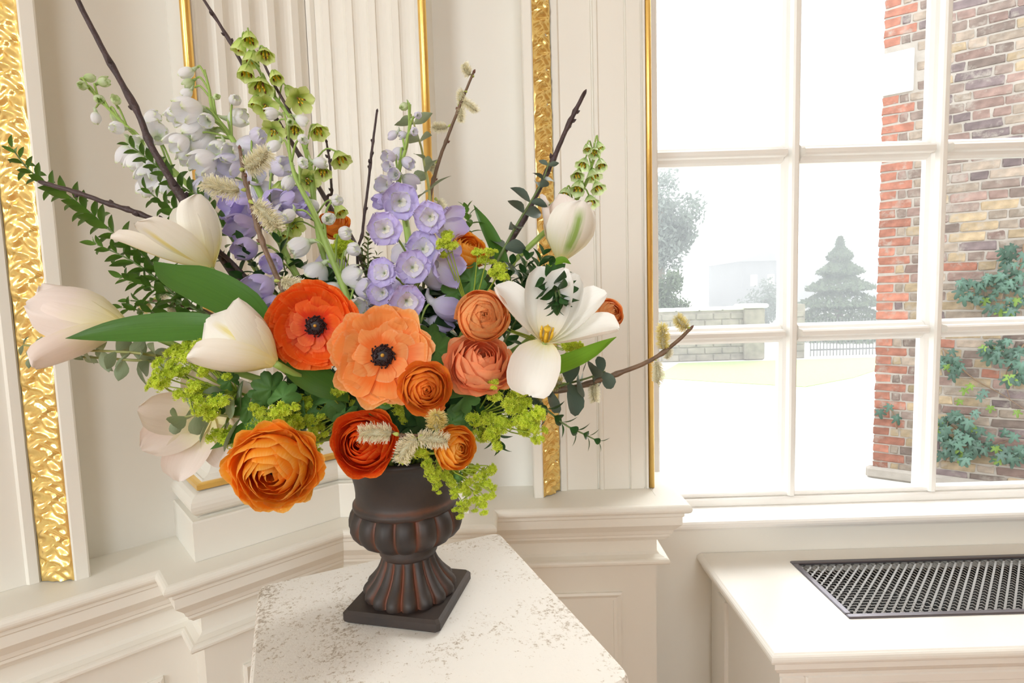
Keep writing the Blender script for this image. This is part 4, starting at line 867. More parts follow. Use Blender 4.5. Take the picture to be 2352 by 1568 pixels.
delphinium('white green delphinium spike with loose buds, leaning farthest left', [(190, 190, .88), (250, 250, .87), (312, 311, .86), (427, 420, .83), (520, 520, .80)],
  [(207, 179, 14, 'budg'), (238, 188, 15, 'budg'), (188, 196, 15, 'budg'), (228, 228, 16, 'budg'), (266, 230, 14, 'budg'), (220, 271, 16, 'budw'), (265, 269, 14, 'budg'), (268, 294, 22, 'budw'), (351, 271, 23, 'budw'), (360, 308, 27, 'halfw'), (322, 328, 20, 'halfw'), (290, 357, 25, 'halfw'), (312, 372, 22, 'halfw'), (338, 402, 26, 'halfw'), (335, 430, 23, 'halfw'), (379, 430, 22, 'halfw'), (370, 300, 16, 'budw'), (300, 340, 18, 'halfw'), (352, 385, 20, 'halfw')], 11)
delphinium('tallest delphinium spike, white above and lilac below, left of centre', [(470, 160, .83), (480, 204, .83), (492, 261, .825), (537, 325, .82), (591, 430, .81), (650, 570, .79), (690, 650, .78)],
  [(428, 167, 19, 'budw'), (433, 192, 15, 'budg'), (428, 214, 16, 'budw'), (540, 229, 19, 'budw'), (497, 222, 10, 'budg'), (547, 270, 24, 'halfw'), (432, 252, 33, 'halfw'), (403, 265, 22, 'halfw'), (475, 277, 20, 'halfw'), (448, 302, 28, 'halfw'), (464, 331, 36, 'halfw'), (594, 312, 28, 'budp'), (578, 340, 34, 'halfp'), (410, 328, 25, 'halfw'), (470, 373, 32, 'halfw'), (527, 379, 30, 'halfp'), (645, 383, 28, 'halfp'), (486, 402, 32, 'halfp'), (435, 360, 26, 'halfw'), (512, 413, 28, 'halfp'), (530, 350, 24, 'halfw'), (500, 340, 22, 'halfw'), (470, 430, 26, 'halfp'),
   (630, 462, 30, 'halfl'), (607, 440, 30, 'halfp'), (672, 462, 32, 'halfl'), (543, 446, 34, 'halfl'), (562, 478, 30, 'halfl'), (585, 400, 26, 'halfp'), (650, 490, 26, 'halfp'), (700, 480, 24, 'halfl'), (557, 522, 36, 'halfl', -.03), (564, 570, 31, 'halfl', -.03), (624, 605, 30, 'halfl', -.03), (598, 659, 36, 'halfl', -.04), (624, 702, 30, 'halfl', -.04), (532, 470, 30, 'halfl'), (600, 500, 26, 'cupl')], 12, .005)
delphinium('green stemmed delphinium with round white buds in front of the bells', [(664, 272, .78), (664, 338, .78), (679, 407, .775), (720, 487, .77), (755, 573, .765), (787, 653, .76), (805, 710, .76)],
  [(623, 261, 18, 'budw'), (693, 277, 17, 'budw'), (666, 280, 13, 'budg'), (696, 319, 17, 'budw'), (629, 335, 19, 'budw'), (696, 373, 18, 'budw'), (735, 373, 19, 'budw'), (661, 421, 21, 'budw'), (720, 471, 18, 'budw'), (774, 460, 19, 'budw'), (663, 493, 21, 'budw'), (755, 503, 21, 'budw'), (688, 567, 27, 'halfw'), (793, 535, 22, 'budw'), (812, 573, 22, 'budw'), (728, 626, 27, 'cupw'), (809, 634, 28, 'halfw'), (761, 668, 25, 'halfw'), (819, 707, 27, 'halfw'), (840, 662, 28, 'halfp'), (757, 605, 30, 'cupl', .05), (845, 700, 26, 'halfp', .03)], 13, .005)
delphinium('lilac delphinium with open ruffled florets in the middle of the bouquet', [(943, 240, .80), (935, 330, .79), (915, 400, .78), (925, 470, .765), (940, 560, .75), (950, 650, .74), (960, 760, .74)],
  [(928, 244, 13, 'budg'), (960, 265, 12, 'budp'), (902, 310, 15, 'budp'), (951, 302, 13, 'budp'), (925, 310, 12, 'budp'), (893, 360, 18, 'halfp'), (916, 351, 15, 'halfp'), (937, 374, 17, 'halfp'), (893, 382, 15, 'halfp'), (905, 400, 17, 'halfp'), (882, 423, 23, 'halfp'), (942, 417, 21, 'halfp'), (876, 462, 22, 'halfl'),
   (919, 463, 45, 'open', -.03, (.1, -.05)), (883, 525, 42, 'open', -.04, (-.1, 0)), (987, 498, 39, 'open', -.04, (-.15, 0)), (1034, 516, 38, 'cupl', -.01), (972, 571, 43, 'open', -.06, (.1, .1)), (948, 614, 43, 'open', -.075, (.05, .05)), (880, 626, 38, 'open', -.06, (-.45, .1)), (1026, 611, 38, 'cupl', -.02), (935, 692, 43, 'open', -.085, (.15, -.1)), (876, 672, 36, 'open', -.06, (-.5, -.05)), (1030, 706, 38, 'halfl', -.01), (1000, 640, 30, 'halfp', .03), (1010, 745, 30, 'halfl', .02), (960, 770, 32, 'halfl', .0), (1010, 815, 28, 'halfl', .02), (915, 640, 30, 'halfl', .02), (925, 580, 26, 'halfp', .03)], 14, .005)

# ---------------------------------------------------------------- green bells (fritillaria)
M['bell'] = petal_mat('green_bell', [(0, (.50, .66, .18)), (.5, (.68, .82, .26)), (1, (.80, .90, .42))], .4, .45, .06, .06); M['bellp'] = petal_mat('pale_green_bell', [(0, (.46, .68, .22)), (.5, (.68, .85, .42)), (1, (.82, .92, .60))], .4, .45, .06, .06)
def bell_mesh(a0, a1, mat, curl, seed):
    ps = []
    for k in range(6):
        g = blade(1.25 if k % 2 else 1.2, .46, a0, a1, .6, 7, 8, 'bell', .05, 2, seed + k, curl=curl); ps.append(xform(g, Matrix.Rotation(2 * pi * k / 6, 4, 'Z') @ Matrix.Translation((.06, 0, 0))))
    V, F, U = join(ps); return mesh('bell', V, F, mat, uv=U)
def anther_mesh(mat, n, ph, r0):
    ps = []
    for k in range(n):
        a = ph + 2 * pi * k / n; d = Vector((math.cos(a), math.sin(a), 0)); ps.append(tube([d * .08, d * r0 + Vector((0, 0, .62))], .025, 4)); ps.append(tube([d * r0 + Vector((0, 0, .60)), d * (r0 + .03) + Vector((0, 0, .74)), d * (r0 + .04) + Vector((0, 0, .90))], [.05, .075, .04], 5))
    V, F, _ = join(ps); return mesh('anthers', V, F, mat)
BELLS = {k: [bell_mesh(38, 8, M[m_], 30, 1), bell_mesh(45, 22, M[m_], 35, 5), bell_mesh(64, 46, M[m_], 20, 9)] for k, m_ in (('g', 'bell'), ('p', 'bellp'))}
ANTH = [anther_mesh(M['anth'], 4, .3, .16), anther_mesh(M['antb'], 3, .9, .30)]
def fritillaria(label, stem_px, bells, seed, kind):
    r_ = random.Random(seed); sp = cr([P(*s) for s in stem_px], 40); t = thing('green_bellflower', label, 'flower', MOUTH)
    m_ = MOUTH + Vector((r_.uniform(-.03, .03), r_.uniform(-.02, .03), -.04)); full = sp + cr([sp[-1], sp[-1].lerp(m_, .5), m_], 10)[1:]; g = [tube(full, [.0013 + .003 * min(1, i / 26) for i in range(len(full))], 8)]
    for b in bells:
        px, py, rp = b[:3]; rp *= 1.3; fc = len(b) > 3; Y = nearest(sp, P(px, py, stem_px[1][2])).y + r_.uniform(-.04, .0); p = P(px, py, Y); s = px2m(rp, Y) * (1.05 if not fc else .78); r, u, tv = view_basis(p); k = nearest(sp, p); out = (p - k)
        ax = (-u * .9 + tv * .45 + out.normalized() * .35 + r * r_.uniform(-.2, .2)).normalized() if not fc else (tv * 1.0 - u * .35 + r * b[3]).normalized()
        top = p - ax * s * .6; o = part('bell', BELLS[kind][2 if fc else r_.randint(0, 1)], t, frame(ax, tv, top, s)); 
        for a_ in ANTH: part('anthers', a_, o, Matrix.Rotation(r_.uniform(0, 6), 4, 'Z') @ Matrix.Scale(1.0 if not fc else .9, 4))
        g.append(tube(cr([k, k.lerp(top, .6) + u * .012, top], 8), [.0013] * 8, 5))
    V, F, _ = join(g); part('stem', mesh('stem', V, F, M['stem']), t); return t
fritillaria('yellow green bell flower spike at the top left of the pilaster', [(572, 80, .86), (591, 150, .86), (620, 207, .86), (661, 261, .855), (693, 319, .85), (712, 382, .84), (722, 470, .83), (735, 560, .81)],
  [(573, 88, 22), (551, 106, 22), (578, 134, 24), (609, 124, 20), (566, 164, 24), (633, 175, 20), (600, 197, 27), (588, 234, 20), (611, 247, 27, -.1), (668, 212, 21), (690, 231, 30, .25), (628, 304, 27, -.2), (677, 297, 20), (731, 300, 22), (781, 364, 24), (741, 394, 20), (708, 415, 27, .1), (659, 447, 18), (780, 482, 20), (676, 520, 24, .1), (640, 430, 18), (660, 540, 18)], 21, 'g')
fritillaria('pale green bell flower spike at the right above the striped tulip', [(1366, 326, .86), (1357, 390, .86), (1335, 440, .855), (1300, 490, .85), (1255, 530, .84), (1180, 600, .82)],
  [(1349, 340, 14), (1377, 336, 14), (1365, 349, 15), (1340, 376, 18), (1380, 377, 18), (1326, 402, 16), (1363, 402, 20), (1328, 430, 22), (1373, 430, 18), (1298, 443, 18), (1356, 463, 20), (1273, 475, 18), (1324, 481, 16), (1323, 515, 12)], 22, 'p')
# ---------------------------------------------------------------- bare budding branches
_bm = {}
def bud_mesh(mat):
    if mat not in _bm: _bm[mat] = mesh('bud', *lathe([(.0, -.3), (.45, -.1), (.5, .25), (.35, .7), (.1, 1.1), (0, 1.2)], 7)[:2], M[mat])
    return _bm[mat]
def branch(label, pts, r0, r1, mat='twig', nb=9, seed=0, bs=1.0, side=(), to_mouth=True):
    r_ = random.Random(seed); q0 = [P(*p) for p in pts]; t = thing('bare_branch', label, 'branch', MOUTH)
    if to_mouth: q0 = q0 + [MOUTH + Vector((r_.uniform(-.035, .035), r_.uniform(-.03, .03), -.04))]
    n = 44; q = cr(q0, n); q = [p + Vector((r_.uniform(-1, 1), r_.uniform(-1, 1), r_.uniform(-1, 1))) * r0 * .10 for p in q]
    rad = [r0 + (r1 - r0) * i / (n - 1) for i in range(n)]
    kk = sorted(r_.sample(range(3, n - 12), nb)) if nb else []
    for k in kk: rad[k] *= 1.35
    g = tube(q, rad, 8); part('stem', mesh('stem', *g[:2], M[mat]), t)
    for k in kk + [0]:
        T = (q[max(0, k - 1)] - q[min(n - 1, k + 1)]).normalized(); s = T.orthogonal().normalized(); s = Matrix.Rotation(r_.uniform(0, 6.28), 3, T) @ s
        d = (T * 1.0 + s * (.75 if k else 0)).normalized(); part('bud', bud_mesh('budb' if mat != 'twig' else 'twig'), t, frame(d, s, q[k] + s * rad[k] * (.8 if k else 0), r_.uniform(.0042, .0062) * bs))
    for sd in side:
        w = [P(*p) for p in sd]; g = tube(cr(w, 14), [r0 * .8 + (r0 * .4) * i / 13 for i in range(14)], 7); part('side_twig', mesh('side_twig', *g[:2], M[mat]), t)
        part('bud', bud_mesh('budb'), t, frame(w[0] - w[1], (0, 1, 0), w[0], .004 * bs))
    return t
branch('thick dark branch rising to the top left corner', [(172, -12, .80), (232, 105, .80), (312, 250, .79), (350, 340, .785), (425, 465, .77), (515, 600, .76), (630, 755, .755)], .0035, .0062, nb=7, seed=1, bs=1.2)
branch('dark branch crossing the pilaster behind the green bells', [(462, -10, .90), (530, 98, .895), (590, 210, .89), (665, 320, .88), (760, 478, .86), (840, 620, .83)], .0022, .0048, nb=8, seed=2, side=[[(595, 122, .84), (625, 185, .845), (668, 262, .855), (690, 310, .87)]])
branch('thin straight dark twig in the middle of the pilaster', [(866, 256, .86), (856, 330, .86), (846, 420, .855), (833, 530, .85), (825, 640, .84)], .0017, .0026, nb=7, seed=3, bs=.8)
branch('slender dark branch rising at the right above the eucalyptus', [(1342, 214, .84), (1304, 290, .84), (1262, 385, .835), (1200, 510, .83), (1120, 640, .82), (1060, 760, .81)], .0030, .0048, nb=8, seed=4)
branch('dark twig reaching left across the myrtle sprig', [(95, 419, .74), (170, 440, .74), (245, 466, .74), (345, 500, .745), (480, 560, .75), (620, 700, .76)], .0030, .0034, nb=6, seed=5)
branch('short thin twig beside the pale green bells left of centre', [(750, 326, .87), (758, 380, .87), (762, 440, .865), (768, 520, .86)], .0016, .0026, nb=5, seed=6, bs=.8)

# ---------------------------------------------------------------- catkin willow
M['hairg'] = petal_mat('catkin_hair', [(0, (.55, .52, .38)), (.35, (.88, .84, .64)), (1, (.97, .95, .80))], .45, .6, .1, .05); M['hairy'] = petal_mat('catkin_hair_yellow', [(0, (.48, .42, .14)), (.5, (.86, .76, .28)), (1, (.96, .88, .50))], .45, .6, .1, .05); M['ckb'] = plain('catkin_core', (.50, .48, .34), .8, noise_amt=.3, nscale=90)
def catkin_meshes(mat, seed, n=700, bend=.5, hl=.58):
    r = np.random.RandomState(seed); t = np.linspace(0, 1, 12); ang = bend * t
    cx = np.cumsum(np.sin(ang)) / 12 * 2.6; cz = np.cumsum(np.cos(ang)) / 12 * 2.6; rad = .30 * np.sin(np.clip(t * .93 + .07, 0, 1) * pi) ** .5 + .02
    pts = [Vector((x, 0, z)) for x, z in zip(cx, cz)]; core = tube(pts, list(rad), 10); V = []; F = []; U = []
    for i in range(n):
        s = r.rand() * 10.99; k = int(s); f = s - k; p = np.array(pts[k]) * (1 - f) + np.array(pts[k + 1]) * f; rr = rad[k] * (1 - f) + rad[k + 1] * f
        T = np.array(pts[k + 1] - pts[k]); T /= np.linalg.norm(T); a = r.rand() * 6.283; A = np.array([T[2], 0, -T[0]]); B = np.array([0, 1., 0]); d = A * math.cos(a) + B * math.sin(a)
        o = p + d * rr * .9; dd = d + T * r.uniform(.0, .7); dd /= np.linalg.norm(dd); L = hl * r.uniform(.6, 1.25); w = np.cross(dd, r.randn(3)); w /= np.linalg.norm(w); w *= .013
        m_ = len(V); V += [o - w, o + w, o + dd * L + w * 1.7, o + dd * L - w * 1.7]; F.append((m_, m_ + 1, m_ + 2, m_ + 3)); U += [(0, 0), (1, 0), (1, 1), (0, 1)]
    return mesh('catkin', core[0], core[1], M['ckb']), mesh('hairs', V, F, M[mat], uv=U, smooth=False)
CK = {'g': [catkin_meshes('hairg', s, bend=b) for s, b in ((1, .5), (2, .9), (3, .2))], 'y': [catkin_meshes('hairy', s, bend=b) for s, b in ((4, .5), (5, .3))]}
def catkin(t, p0, p1, Y, wpx, kind, r_, sag=1):
    a, b_ = P(*p0, Y), P(*p1, Y - .004); L = (b_ - a).length; u = view_basis(a)[1]; d = (b_ - a).normalized(); X = (-u - d * (-u).dot(d)); X = X * sag
    c, h = r_.choice(CK[kind]); w = px2m(wpx, Y); Mf = frame(d, X if X.length > .1 else RGT, a, 1.0) @ Matrix.Diagonal((w / 1.5, w / 1.5, L / 2.7, 1)); o = part('catkin', c, t, Mf); part('hairs', h, o, kind='stuff')
    part('bud', bud_mesh('sep2'), t, frame(d, X if X.length > .1 else RGT, a - d * .004, .005))
M['sep2'] = leaf_mat('catkin_scale', (.45, .52, .14))
def willow(label, pts, r0, r1, cks, seed, mat='twigb', nb=5, to_mouth=True):
    t = branch(label, pts, r0, r1, mat, nb, seed, .8, (), to_mouth); t.name = 'catkin_branch'; t['category'] = 'branch'; r_ = random.Random(seed)
    for c in cks: catkin(t, c[0], c[1], c[2], c[3], c[4], r_, c[5] if len(c) > 5 else 1)
    return t
willow('willow twig with fluffy catkins tallest right of the pilaster', [(1088, 166, .86), (1060, 232, .86), (1030, 310, .855), (1008, 370, .85), (990, 440, .845), (975, 540, .83)], .0019, .0036,
  [((1082, 172), (1058, 156), .86, 24, 'g', -1), ((1066, 212), (1046, 222), .86, 28, 'g'), ((1062, 232), (1100, 248), .86, 20, 'g'), ((1056, 246), (1066, 276), .86, 20, 'g'), ((1030, 290), (994, 302), .86, 22, 'g', -1), ((1000, 374), (986, 390), .86, 24, 'g'), ((1004, 460), (1028, 486), .83, 26, 'g')], 31)
willow('willow twig with large grey catkins in front of the white delphinium', [(551, 342, .66), (560, 400, .66), (575, 460, .655), (604, 560, .65), (650, 668, .65), (690, 770, .68)], .0020, .0040,
  [((560, 388), (628, 366), .655, 46, 'g', -1), ((556, 436), (464, 438), .655, 44, 'g', -1), ((580, 466), (650, 512), .65, 44, 'g', 1), ((640, 645), (722, 652), .645, 36, 'g', 1)], 32, nb=4)
willow('long willow twig with yellow catkins reaching right across the window', [(1588, 752, .70), (1550, 788, .70), (1500, 824, .70), (1440, 850, .70), (1340, 884, .71), (1240, 906, .72), (1130, 950, .75)], .0022, .0042,
  [((1580, 752), (1548, 740), .70, 30, 'y', -1), ((1524, 806), (1522, 742), .70, 30, 'y', 1), ((1536, 800), (1544, 822), .70, 18, 'g'), ((1506, 826), (1528, 882), .70, 24, 'g', 1), ((1364, 872), (1362, 924), .71, 26, 'g', 1), ((1292, 880), (1264, 872), .715, 34, 'y', 1), ((1236, 900), (1220, 918), .70, 34, 'y')], 33, nb=6)
willow('willow twig with pale drooping catkins lying over the urn rim', [(1010, 1003, .585), (960, 1000, .585), (915, 998, .585), (890, 985, .59)], .0018, .0022,
  [((905, 996), (824, 988), .575, 44, 'g', 1), ((962, 1004), (896, 1036), .575, 44, 'g', 1), ((955, 1006), (1030, 1006), .575, 40, 'g', 1), ((1003, 988), (1003, 940), .585, 46, 'y')], 34, nb=1, to_mouth=False)
willow('willow twig with small catkins behind the myrtle at the left', [(318, 700, .80), (360, 690, .80), (430, 705, .79), (540, 760, .78)], .0016, .0030, [((345, 694), (322, 712), .80, 24, 'y'), ((385, 704), (420, 712), .80, 30, 'g'), ((360, 684), (395, 668), .80, 24, 'g', -1)], 35, nb=3)

# ---------------------------------------------------------------- leafy sprigs
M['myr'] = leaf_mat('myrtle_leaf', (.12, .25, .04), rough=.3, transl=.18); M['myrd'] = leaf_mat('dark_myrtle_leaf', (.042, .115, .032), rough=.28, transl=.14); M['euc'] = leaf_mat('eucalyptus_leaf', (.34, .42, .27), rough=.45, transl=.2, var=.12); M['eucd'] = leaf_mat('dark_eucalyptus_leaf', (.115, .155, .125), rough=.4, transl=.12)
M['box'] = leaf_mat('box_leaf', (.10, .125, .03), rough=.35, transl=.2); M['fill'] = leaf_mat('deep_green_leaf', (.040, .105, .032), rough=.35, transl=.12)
def lm(mat, prof, w, a0=0, a1=25, n=2, cup=.5):
    out = []
    for s in range(n): g = blade(1.0, w, a0 + 6 * s, a1 + 14 * s, cup, 5, 7, prof); out.append(mesh('leaf', g[0], g[1], M[mat], uv=g[2]))
    return out
LM = {'myr': lm('myr', 'lance', .25), 'myrd': lm('myrd', 'leaf', .26), 'euc': lm('euc', 'round', .40, 10, 20), 'eucl': lm('euc', 'leaf', .27, 5, 25), 'eucd': lm('eucd', 'leaf', .24, 0, 35), 'eucr': lm('eucd', 'round', .46, 0, 15, cup=.25), 'box': lm('box', 'leaf', .27), 'fill': lm('fill', 'leaf', .30, 0, 35)}
def sprig(name, label, stems, leaf, sz, spacing, cat='foliage', ang=52, smat='stemd', r0=.0009, r1=.002, seed=0, taper=.6, roll=pi / 2, gap=.03, to_mouth=True, tuft=True, flat=None, grp=None):
    r_ = random.Random(seed); t = thing(name, label, cat, MOUTH, grp); cnt = 0
    for si, st in enumerate(stems):
        pts = [P(*p) for p in st]; n = max(8, int(sum((pts[i + 1] - pts[i]).length for i in range(len(pts) - 1)) / spacing)); q = cr(pts, n)
        full = q + (cr([q[-1], q[-1].lerp(MOUTH, .5) + Vector((0, 0, .01)), MOUTH + Vector((r_.uniform(-.04, .04), r_.uniform(-.03, .03), -.04))], 8)[1:] if to_mouth and si == 0 else [])
        g = tube(full, [r0 + (r1 - r0) * min(1, i / n) for i in range(len(full))], 6); part('stem', mesh('stem', *g[:2], M[smat]), t)
        A = None; ph = r_.uniform(0, 3)
        for i, p in enumerate(q):
            if cnt > 296: break
            T = (q[max(0, i - 1)] - q[min(n - 1, i + 1)]).normalized(); A = T.orthogonal().normalized() if A is None else (A - T * A.dot(T)).normalized()
            if flat is not None: S0 = T.cross(Vector(flat)).normalized()
            else: S0 = Matrix.Rotation(ph + i * roll, 3, T) @ A
            k = min(1, taper + (1 - taper) * i / (n * .5))
            for sg in (1, -1):
                S = (S0 * sg + Vector((r_.uniform(-.2, .2), r_.uniform(-.2, .2), r_.uniform(-.2, .2)))).normalized(); a = R_(ang + r_.uniform(-12, 12)) * (.35 + .65 * min(1, (i + 1) / 4) if tuft else 1)
                d = T * math.cos(a) + S * math.sin(a); X = S * math.cos(a) - T * math.sin(a)
                part('leaf', r_.choice(LM[leaf]), t, frame(d, X, p + d * r1, sz * 1.22 * k * r_.uniform(.85, 1.12))); cnt += 1
    return t
sprig('myrtle_sprig', 'long arching myrtle sprig reaching farthest left over the gilded strip', [[(28, 342, .76), (75, 398, .76), (150, 445, .76), (205, 487, .76), (255, 530, .76), (320, 580, .76), (372, 628, .765), (440, 700, .77)], [(224, 562, .755), (290, 592, .755), (345, 628, .755), (415, 690, .765)], [(284, 638, .75), (330, 652, .75), (368, 667, .755), (466, 719, .765)]], 'myr', .0225, .0088, seed=1)
sprig('myrtle_sprig', 'myrtle sprig behind the thick branch under the white delphinium', [[(300, 334, .80), (357, 378, .80), (414, 426, .795), (476, 470, .79), (540, 560, .785)], [(338, 437, .79), (385, 475, .79), (430, 503, .785), (500, 560, .78)]], 'myr', .022, .0095, seed=2)
sprig('myrtle_sprig', 'myrtle twigs running low behind the horizontal tulip leaf', [[(283, 706, .77), (345, 716, .77), (420, 722, .77), (520, 745, .77)], [(300, 690, .775), (380, 700, .775), (470, 730, .775)]], 'myr', .021, .012, seed=3)
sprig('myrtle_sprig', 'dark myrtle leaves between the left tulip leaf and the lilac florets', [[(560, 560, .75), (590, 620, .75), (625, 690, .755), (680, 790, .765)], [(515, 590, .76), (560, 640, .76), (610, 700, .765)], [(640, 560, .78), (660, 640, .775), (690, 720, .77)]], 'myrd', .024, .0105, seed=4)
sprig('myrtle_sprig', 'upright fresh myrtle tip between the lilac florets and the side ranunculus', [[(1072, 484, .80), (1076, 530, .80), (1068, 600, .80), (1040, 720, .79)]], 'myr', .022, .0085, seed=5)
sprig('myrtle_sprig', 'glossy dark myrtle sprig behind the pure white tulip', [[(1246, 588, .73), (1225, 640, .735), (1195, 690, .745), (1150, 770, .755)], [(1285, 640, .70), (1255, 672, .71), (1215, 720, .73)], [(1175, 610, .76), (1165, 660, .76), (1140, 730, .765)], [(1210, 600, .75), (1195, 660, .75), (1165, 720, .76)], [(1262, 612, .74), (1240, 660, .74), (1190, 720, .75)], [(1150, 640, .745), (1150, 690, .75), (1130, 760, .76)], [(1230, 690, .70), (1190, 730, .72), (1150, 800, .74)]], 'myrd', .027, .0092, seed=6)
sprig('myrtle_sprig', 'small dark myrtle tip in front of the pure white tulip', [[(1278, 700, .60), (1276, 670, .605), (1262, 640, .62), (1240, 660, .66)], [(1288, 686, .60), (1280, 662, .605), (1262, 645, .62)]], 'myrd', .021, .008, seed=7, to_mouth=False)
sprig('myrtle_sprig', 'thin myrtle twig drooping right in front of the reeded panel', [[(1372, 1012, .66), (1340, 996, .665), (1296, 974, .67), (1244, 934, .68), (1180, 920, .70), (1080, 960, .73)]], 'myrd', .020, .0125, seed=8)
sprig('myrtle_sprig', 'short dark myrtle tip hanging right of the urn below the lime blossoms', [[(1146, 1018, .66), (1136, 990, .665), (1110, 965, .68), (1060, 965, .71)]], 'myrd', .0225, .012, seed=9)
sprig('box_sprig', 'brownish box sprig upright at the foot of the thin straight twig', [[(846, 545, .80), (845, 590, .80), (850, 640, .795), (865, 720, .79)], [(830, 570, .805), (838, 610, .80), (850, 660, .795)], [(866, 590, .80), (860, 630, .80), (856, 670, .795)]], 'box', .014, .0075, seed=10)
def euc(label, st, leaf, sizes, seed, flat=None, roll=pi / 2, ang=68, smat='stemy', to_mouth=True, spin=1.0):
    """eucalyptus: pairs of leaves at set places (px, py, Y, size px)"""
    r_ = random.Random(seed); t = thing('eucalyptus_stem', label, 'foliage', MOUTH); q = cr([P(*p) for p in st], 30)
    full = q + (cr([q[-1], q[-1].lerp(MOUTH, .5), MOUTH + Vector((r_.uniform(-.03, .03), 0, -.04))], 8)[1:] if to_mouth else []); g = tube(full, [.0011 + .0014 * min(1, i / 28) for i in range(len(full))], 6); part('stem', mesh('stem', *g[:2], M[smat]), t)
    A = None
    for i, (px, py, Y, s) in enumerate(sizes):
        p = nearest(q, P(px, py, Y)); k = q.index(p); T = (q[max(0, k - 1)] - q[min(29, k + 1)]).normalized(); r, u, tv = view_basis(p); A = (T.cross(tv)).normalized()
        S0 = Matrix.Rotation(i * roll + r_.uniform(-.3, .3) + (flat or 0), 3, T) @ A
        for sg in (1, -1):
            S = S0 * sg; a = R_(ang + r_.uniform(-14, 14)); d = T * math.cos(a) + S * math.sin(a); X = S * math.cos(a) - T * math.sin(a); part('leaf', r_.choice(LM[leaf]), t, frame(d, X, p, px2m(s * 1.25, Y) * r_.uniform(.88, 1.1)) @ Matrix.Rotation(r_.uniform(-1.2, 1.2) * spin, 4, 'Z'))
    return t
euc('grey green eucalyptus stem with paired leaves in front of the gilded rod', [(944, 262, .82), (957, 305, .82), (968, 340, .82), (976, 385, .815), (985, 430, .81), (990, 500, .80)], 'eucl', [(945, 266, .82, 22), (952, 288, .82, 40), (962, 325, .82, 46), (972, 365, .82, 42), (979, 398, .815, 48), (987, 438, .81, 52)], 41, roll=.5, ang=72)
euc('dark eucalyptus stem along the slender branch at the right', [(1262, 372, .80), (1244, 420, .80), (1215, 470, .795), (1185, 520, .79), (1150, 585, .785), (1105, 670, .78)], 'eucd', [(1258, 382, .80, 24), (1248, 410, .80, 34), (1238, 432, .80, 38), (1220, 462, .795, 46), (1205, 490, .79, 50), (1180, 530, .79, 54), (1160, 565, .785, 60), (1130, 610, .785, 56)], 42, roll=.9, ang=62, smat='stemd')
euc('eucalyptus stem with hanging leaves below the blush tulip at the left', [(54, 792, .69), (140, 803, .69), (245, 806, .69), (335, 813, .69), (420, 830, .70), (520, 860, .71)], 'eucl', [(60, 793, .69, 20), (78, 798, .69, 22), (100, 800, .69, 30), (128, 802, .69, 36), (160, 803, .69, 36), (195, 805, .69, 40), (228, 806, .69, 44), (262, 807, .69, 46), (298, 810, .69, 48), (330, 813, .69, 52), (362, 818, .69, 54), (392, 825, .70, 52)], 43, roll=.5, ang=82)
euc('second thin eucalyptus stem just below, ending over the gilded strip', [(68, 822, .71), (130, 818, .71), (200, 820, .71), (290, 826, .71), (360, 832, .71), (470, 860, .72)], 'eucl', [(72, 822, .71, 22), (110, 820, .71, 26), (150, 819, .71, 28), (190, 820, .71, 32), (240, 823, .71, 36), (290, 826, .71, 44), (325, 830, .71, 50), (350, 832, .71, 54)], 44, roll=.6, ang=85)
euc('short eucalyptus tip with oval leaves over the drooping blush tulip', [(408, 962, .63), (436, 955, .63), (475, 950, .635), (530, 955, .64), (620, 960, .66)], 'euc', [(410, 962, .63, 26), (428, 956, .63, 40), (455, 952, .632, 44), (490, 950, .636, 52), (520, 954, .64, 64), (560, 958, .65, 66)], 45, roll=1.2, ang=70)
euc('round leaved dark eucalyptus low at the right by the long willow twig', [(1390, 852, .70), (1350, 868, .70), (1300, 882, .705), (1250, 898, .71), (1180, 915, .72), (1120, 930, .73)], 'eucr', [(1384, 854, .70, 34), (1362, 862, .70, 44), (1335, 872, .70, 52), (1300, 882, .70, 58), (1262, 894, .70, 60), (1225, 905, .71, 60), (1180, 916, .72, 62), (1130, 928, .725, 62)], 46, roll=1.0, ang=75, smat='stemd')
# deep leaves filling the heart of the bouquet
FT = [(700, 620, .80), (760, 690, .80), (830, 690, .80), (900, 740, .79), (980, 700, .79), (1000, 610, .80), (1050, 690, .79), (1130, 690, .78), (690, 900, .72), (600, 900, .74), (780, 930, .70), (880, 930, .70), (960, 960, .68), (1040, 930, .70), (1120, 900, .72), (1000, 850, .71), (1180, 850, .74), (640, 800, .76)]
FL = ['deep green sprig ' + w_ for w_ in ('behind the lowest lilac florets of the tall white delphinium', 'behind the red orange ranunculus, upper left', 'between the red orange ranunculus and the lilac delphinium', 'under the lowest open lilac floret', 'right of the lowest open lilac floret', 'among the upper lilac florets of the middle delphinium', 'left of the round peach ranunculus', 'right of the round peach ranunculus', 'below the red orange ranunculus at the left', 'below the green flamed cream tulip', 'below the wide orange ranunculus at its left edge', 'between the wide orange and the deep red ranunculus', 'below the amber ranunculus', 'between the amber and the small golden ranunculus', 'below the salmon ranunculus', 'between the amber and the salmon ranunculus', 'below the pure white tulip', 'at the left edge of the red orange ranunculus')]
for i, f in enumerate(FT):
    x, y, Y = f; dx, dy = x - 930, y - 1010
    sprig('filler_sprig', FL[i], [[(x, y, Y), (x - dx * .25, y - dy * .25, Y * .7 + .7795 * .3), (x - dx * .5, y - dy * .5, Y * .5 + .7795 * .5)], [(x + 30 - dx * .1, y + 25, Y - .02), (x - dx * .3, y - dy * .2, Y * .7 + .7795 * .3)]], 'fill', .038, .014, seed=60 + i, ang=58, grp='deep green filler sprigs')

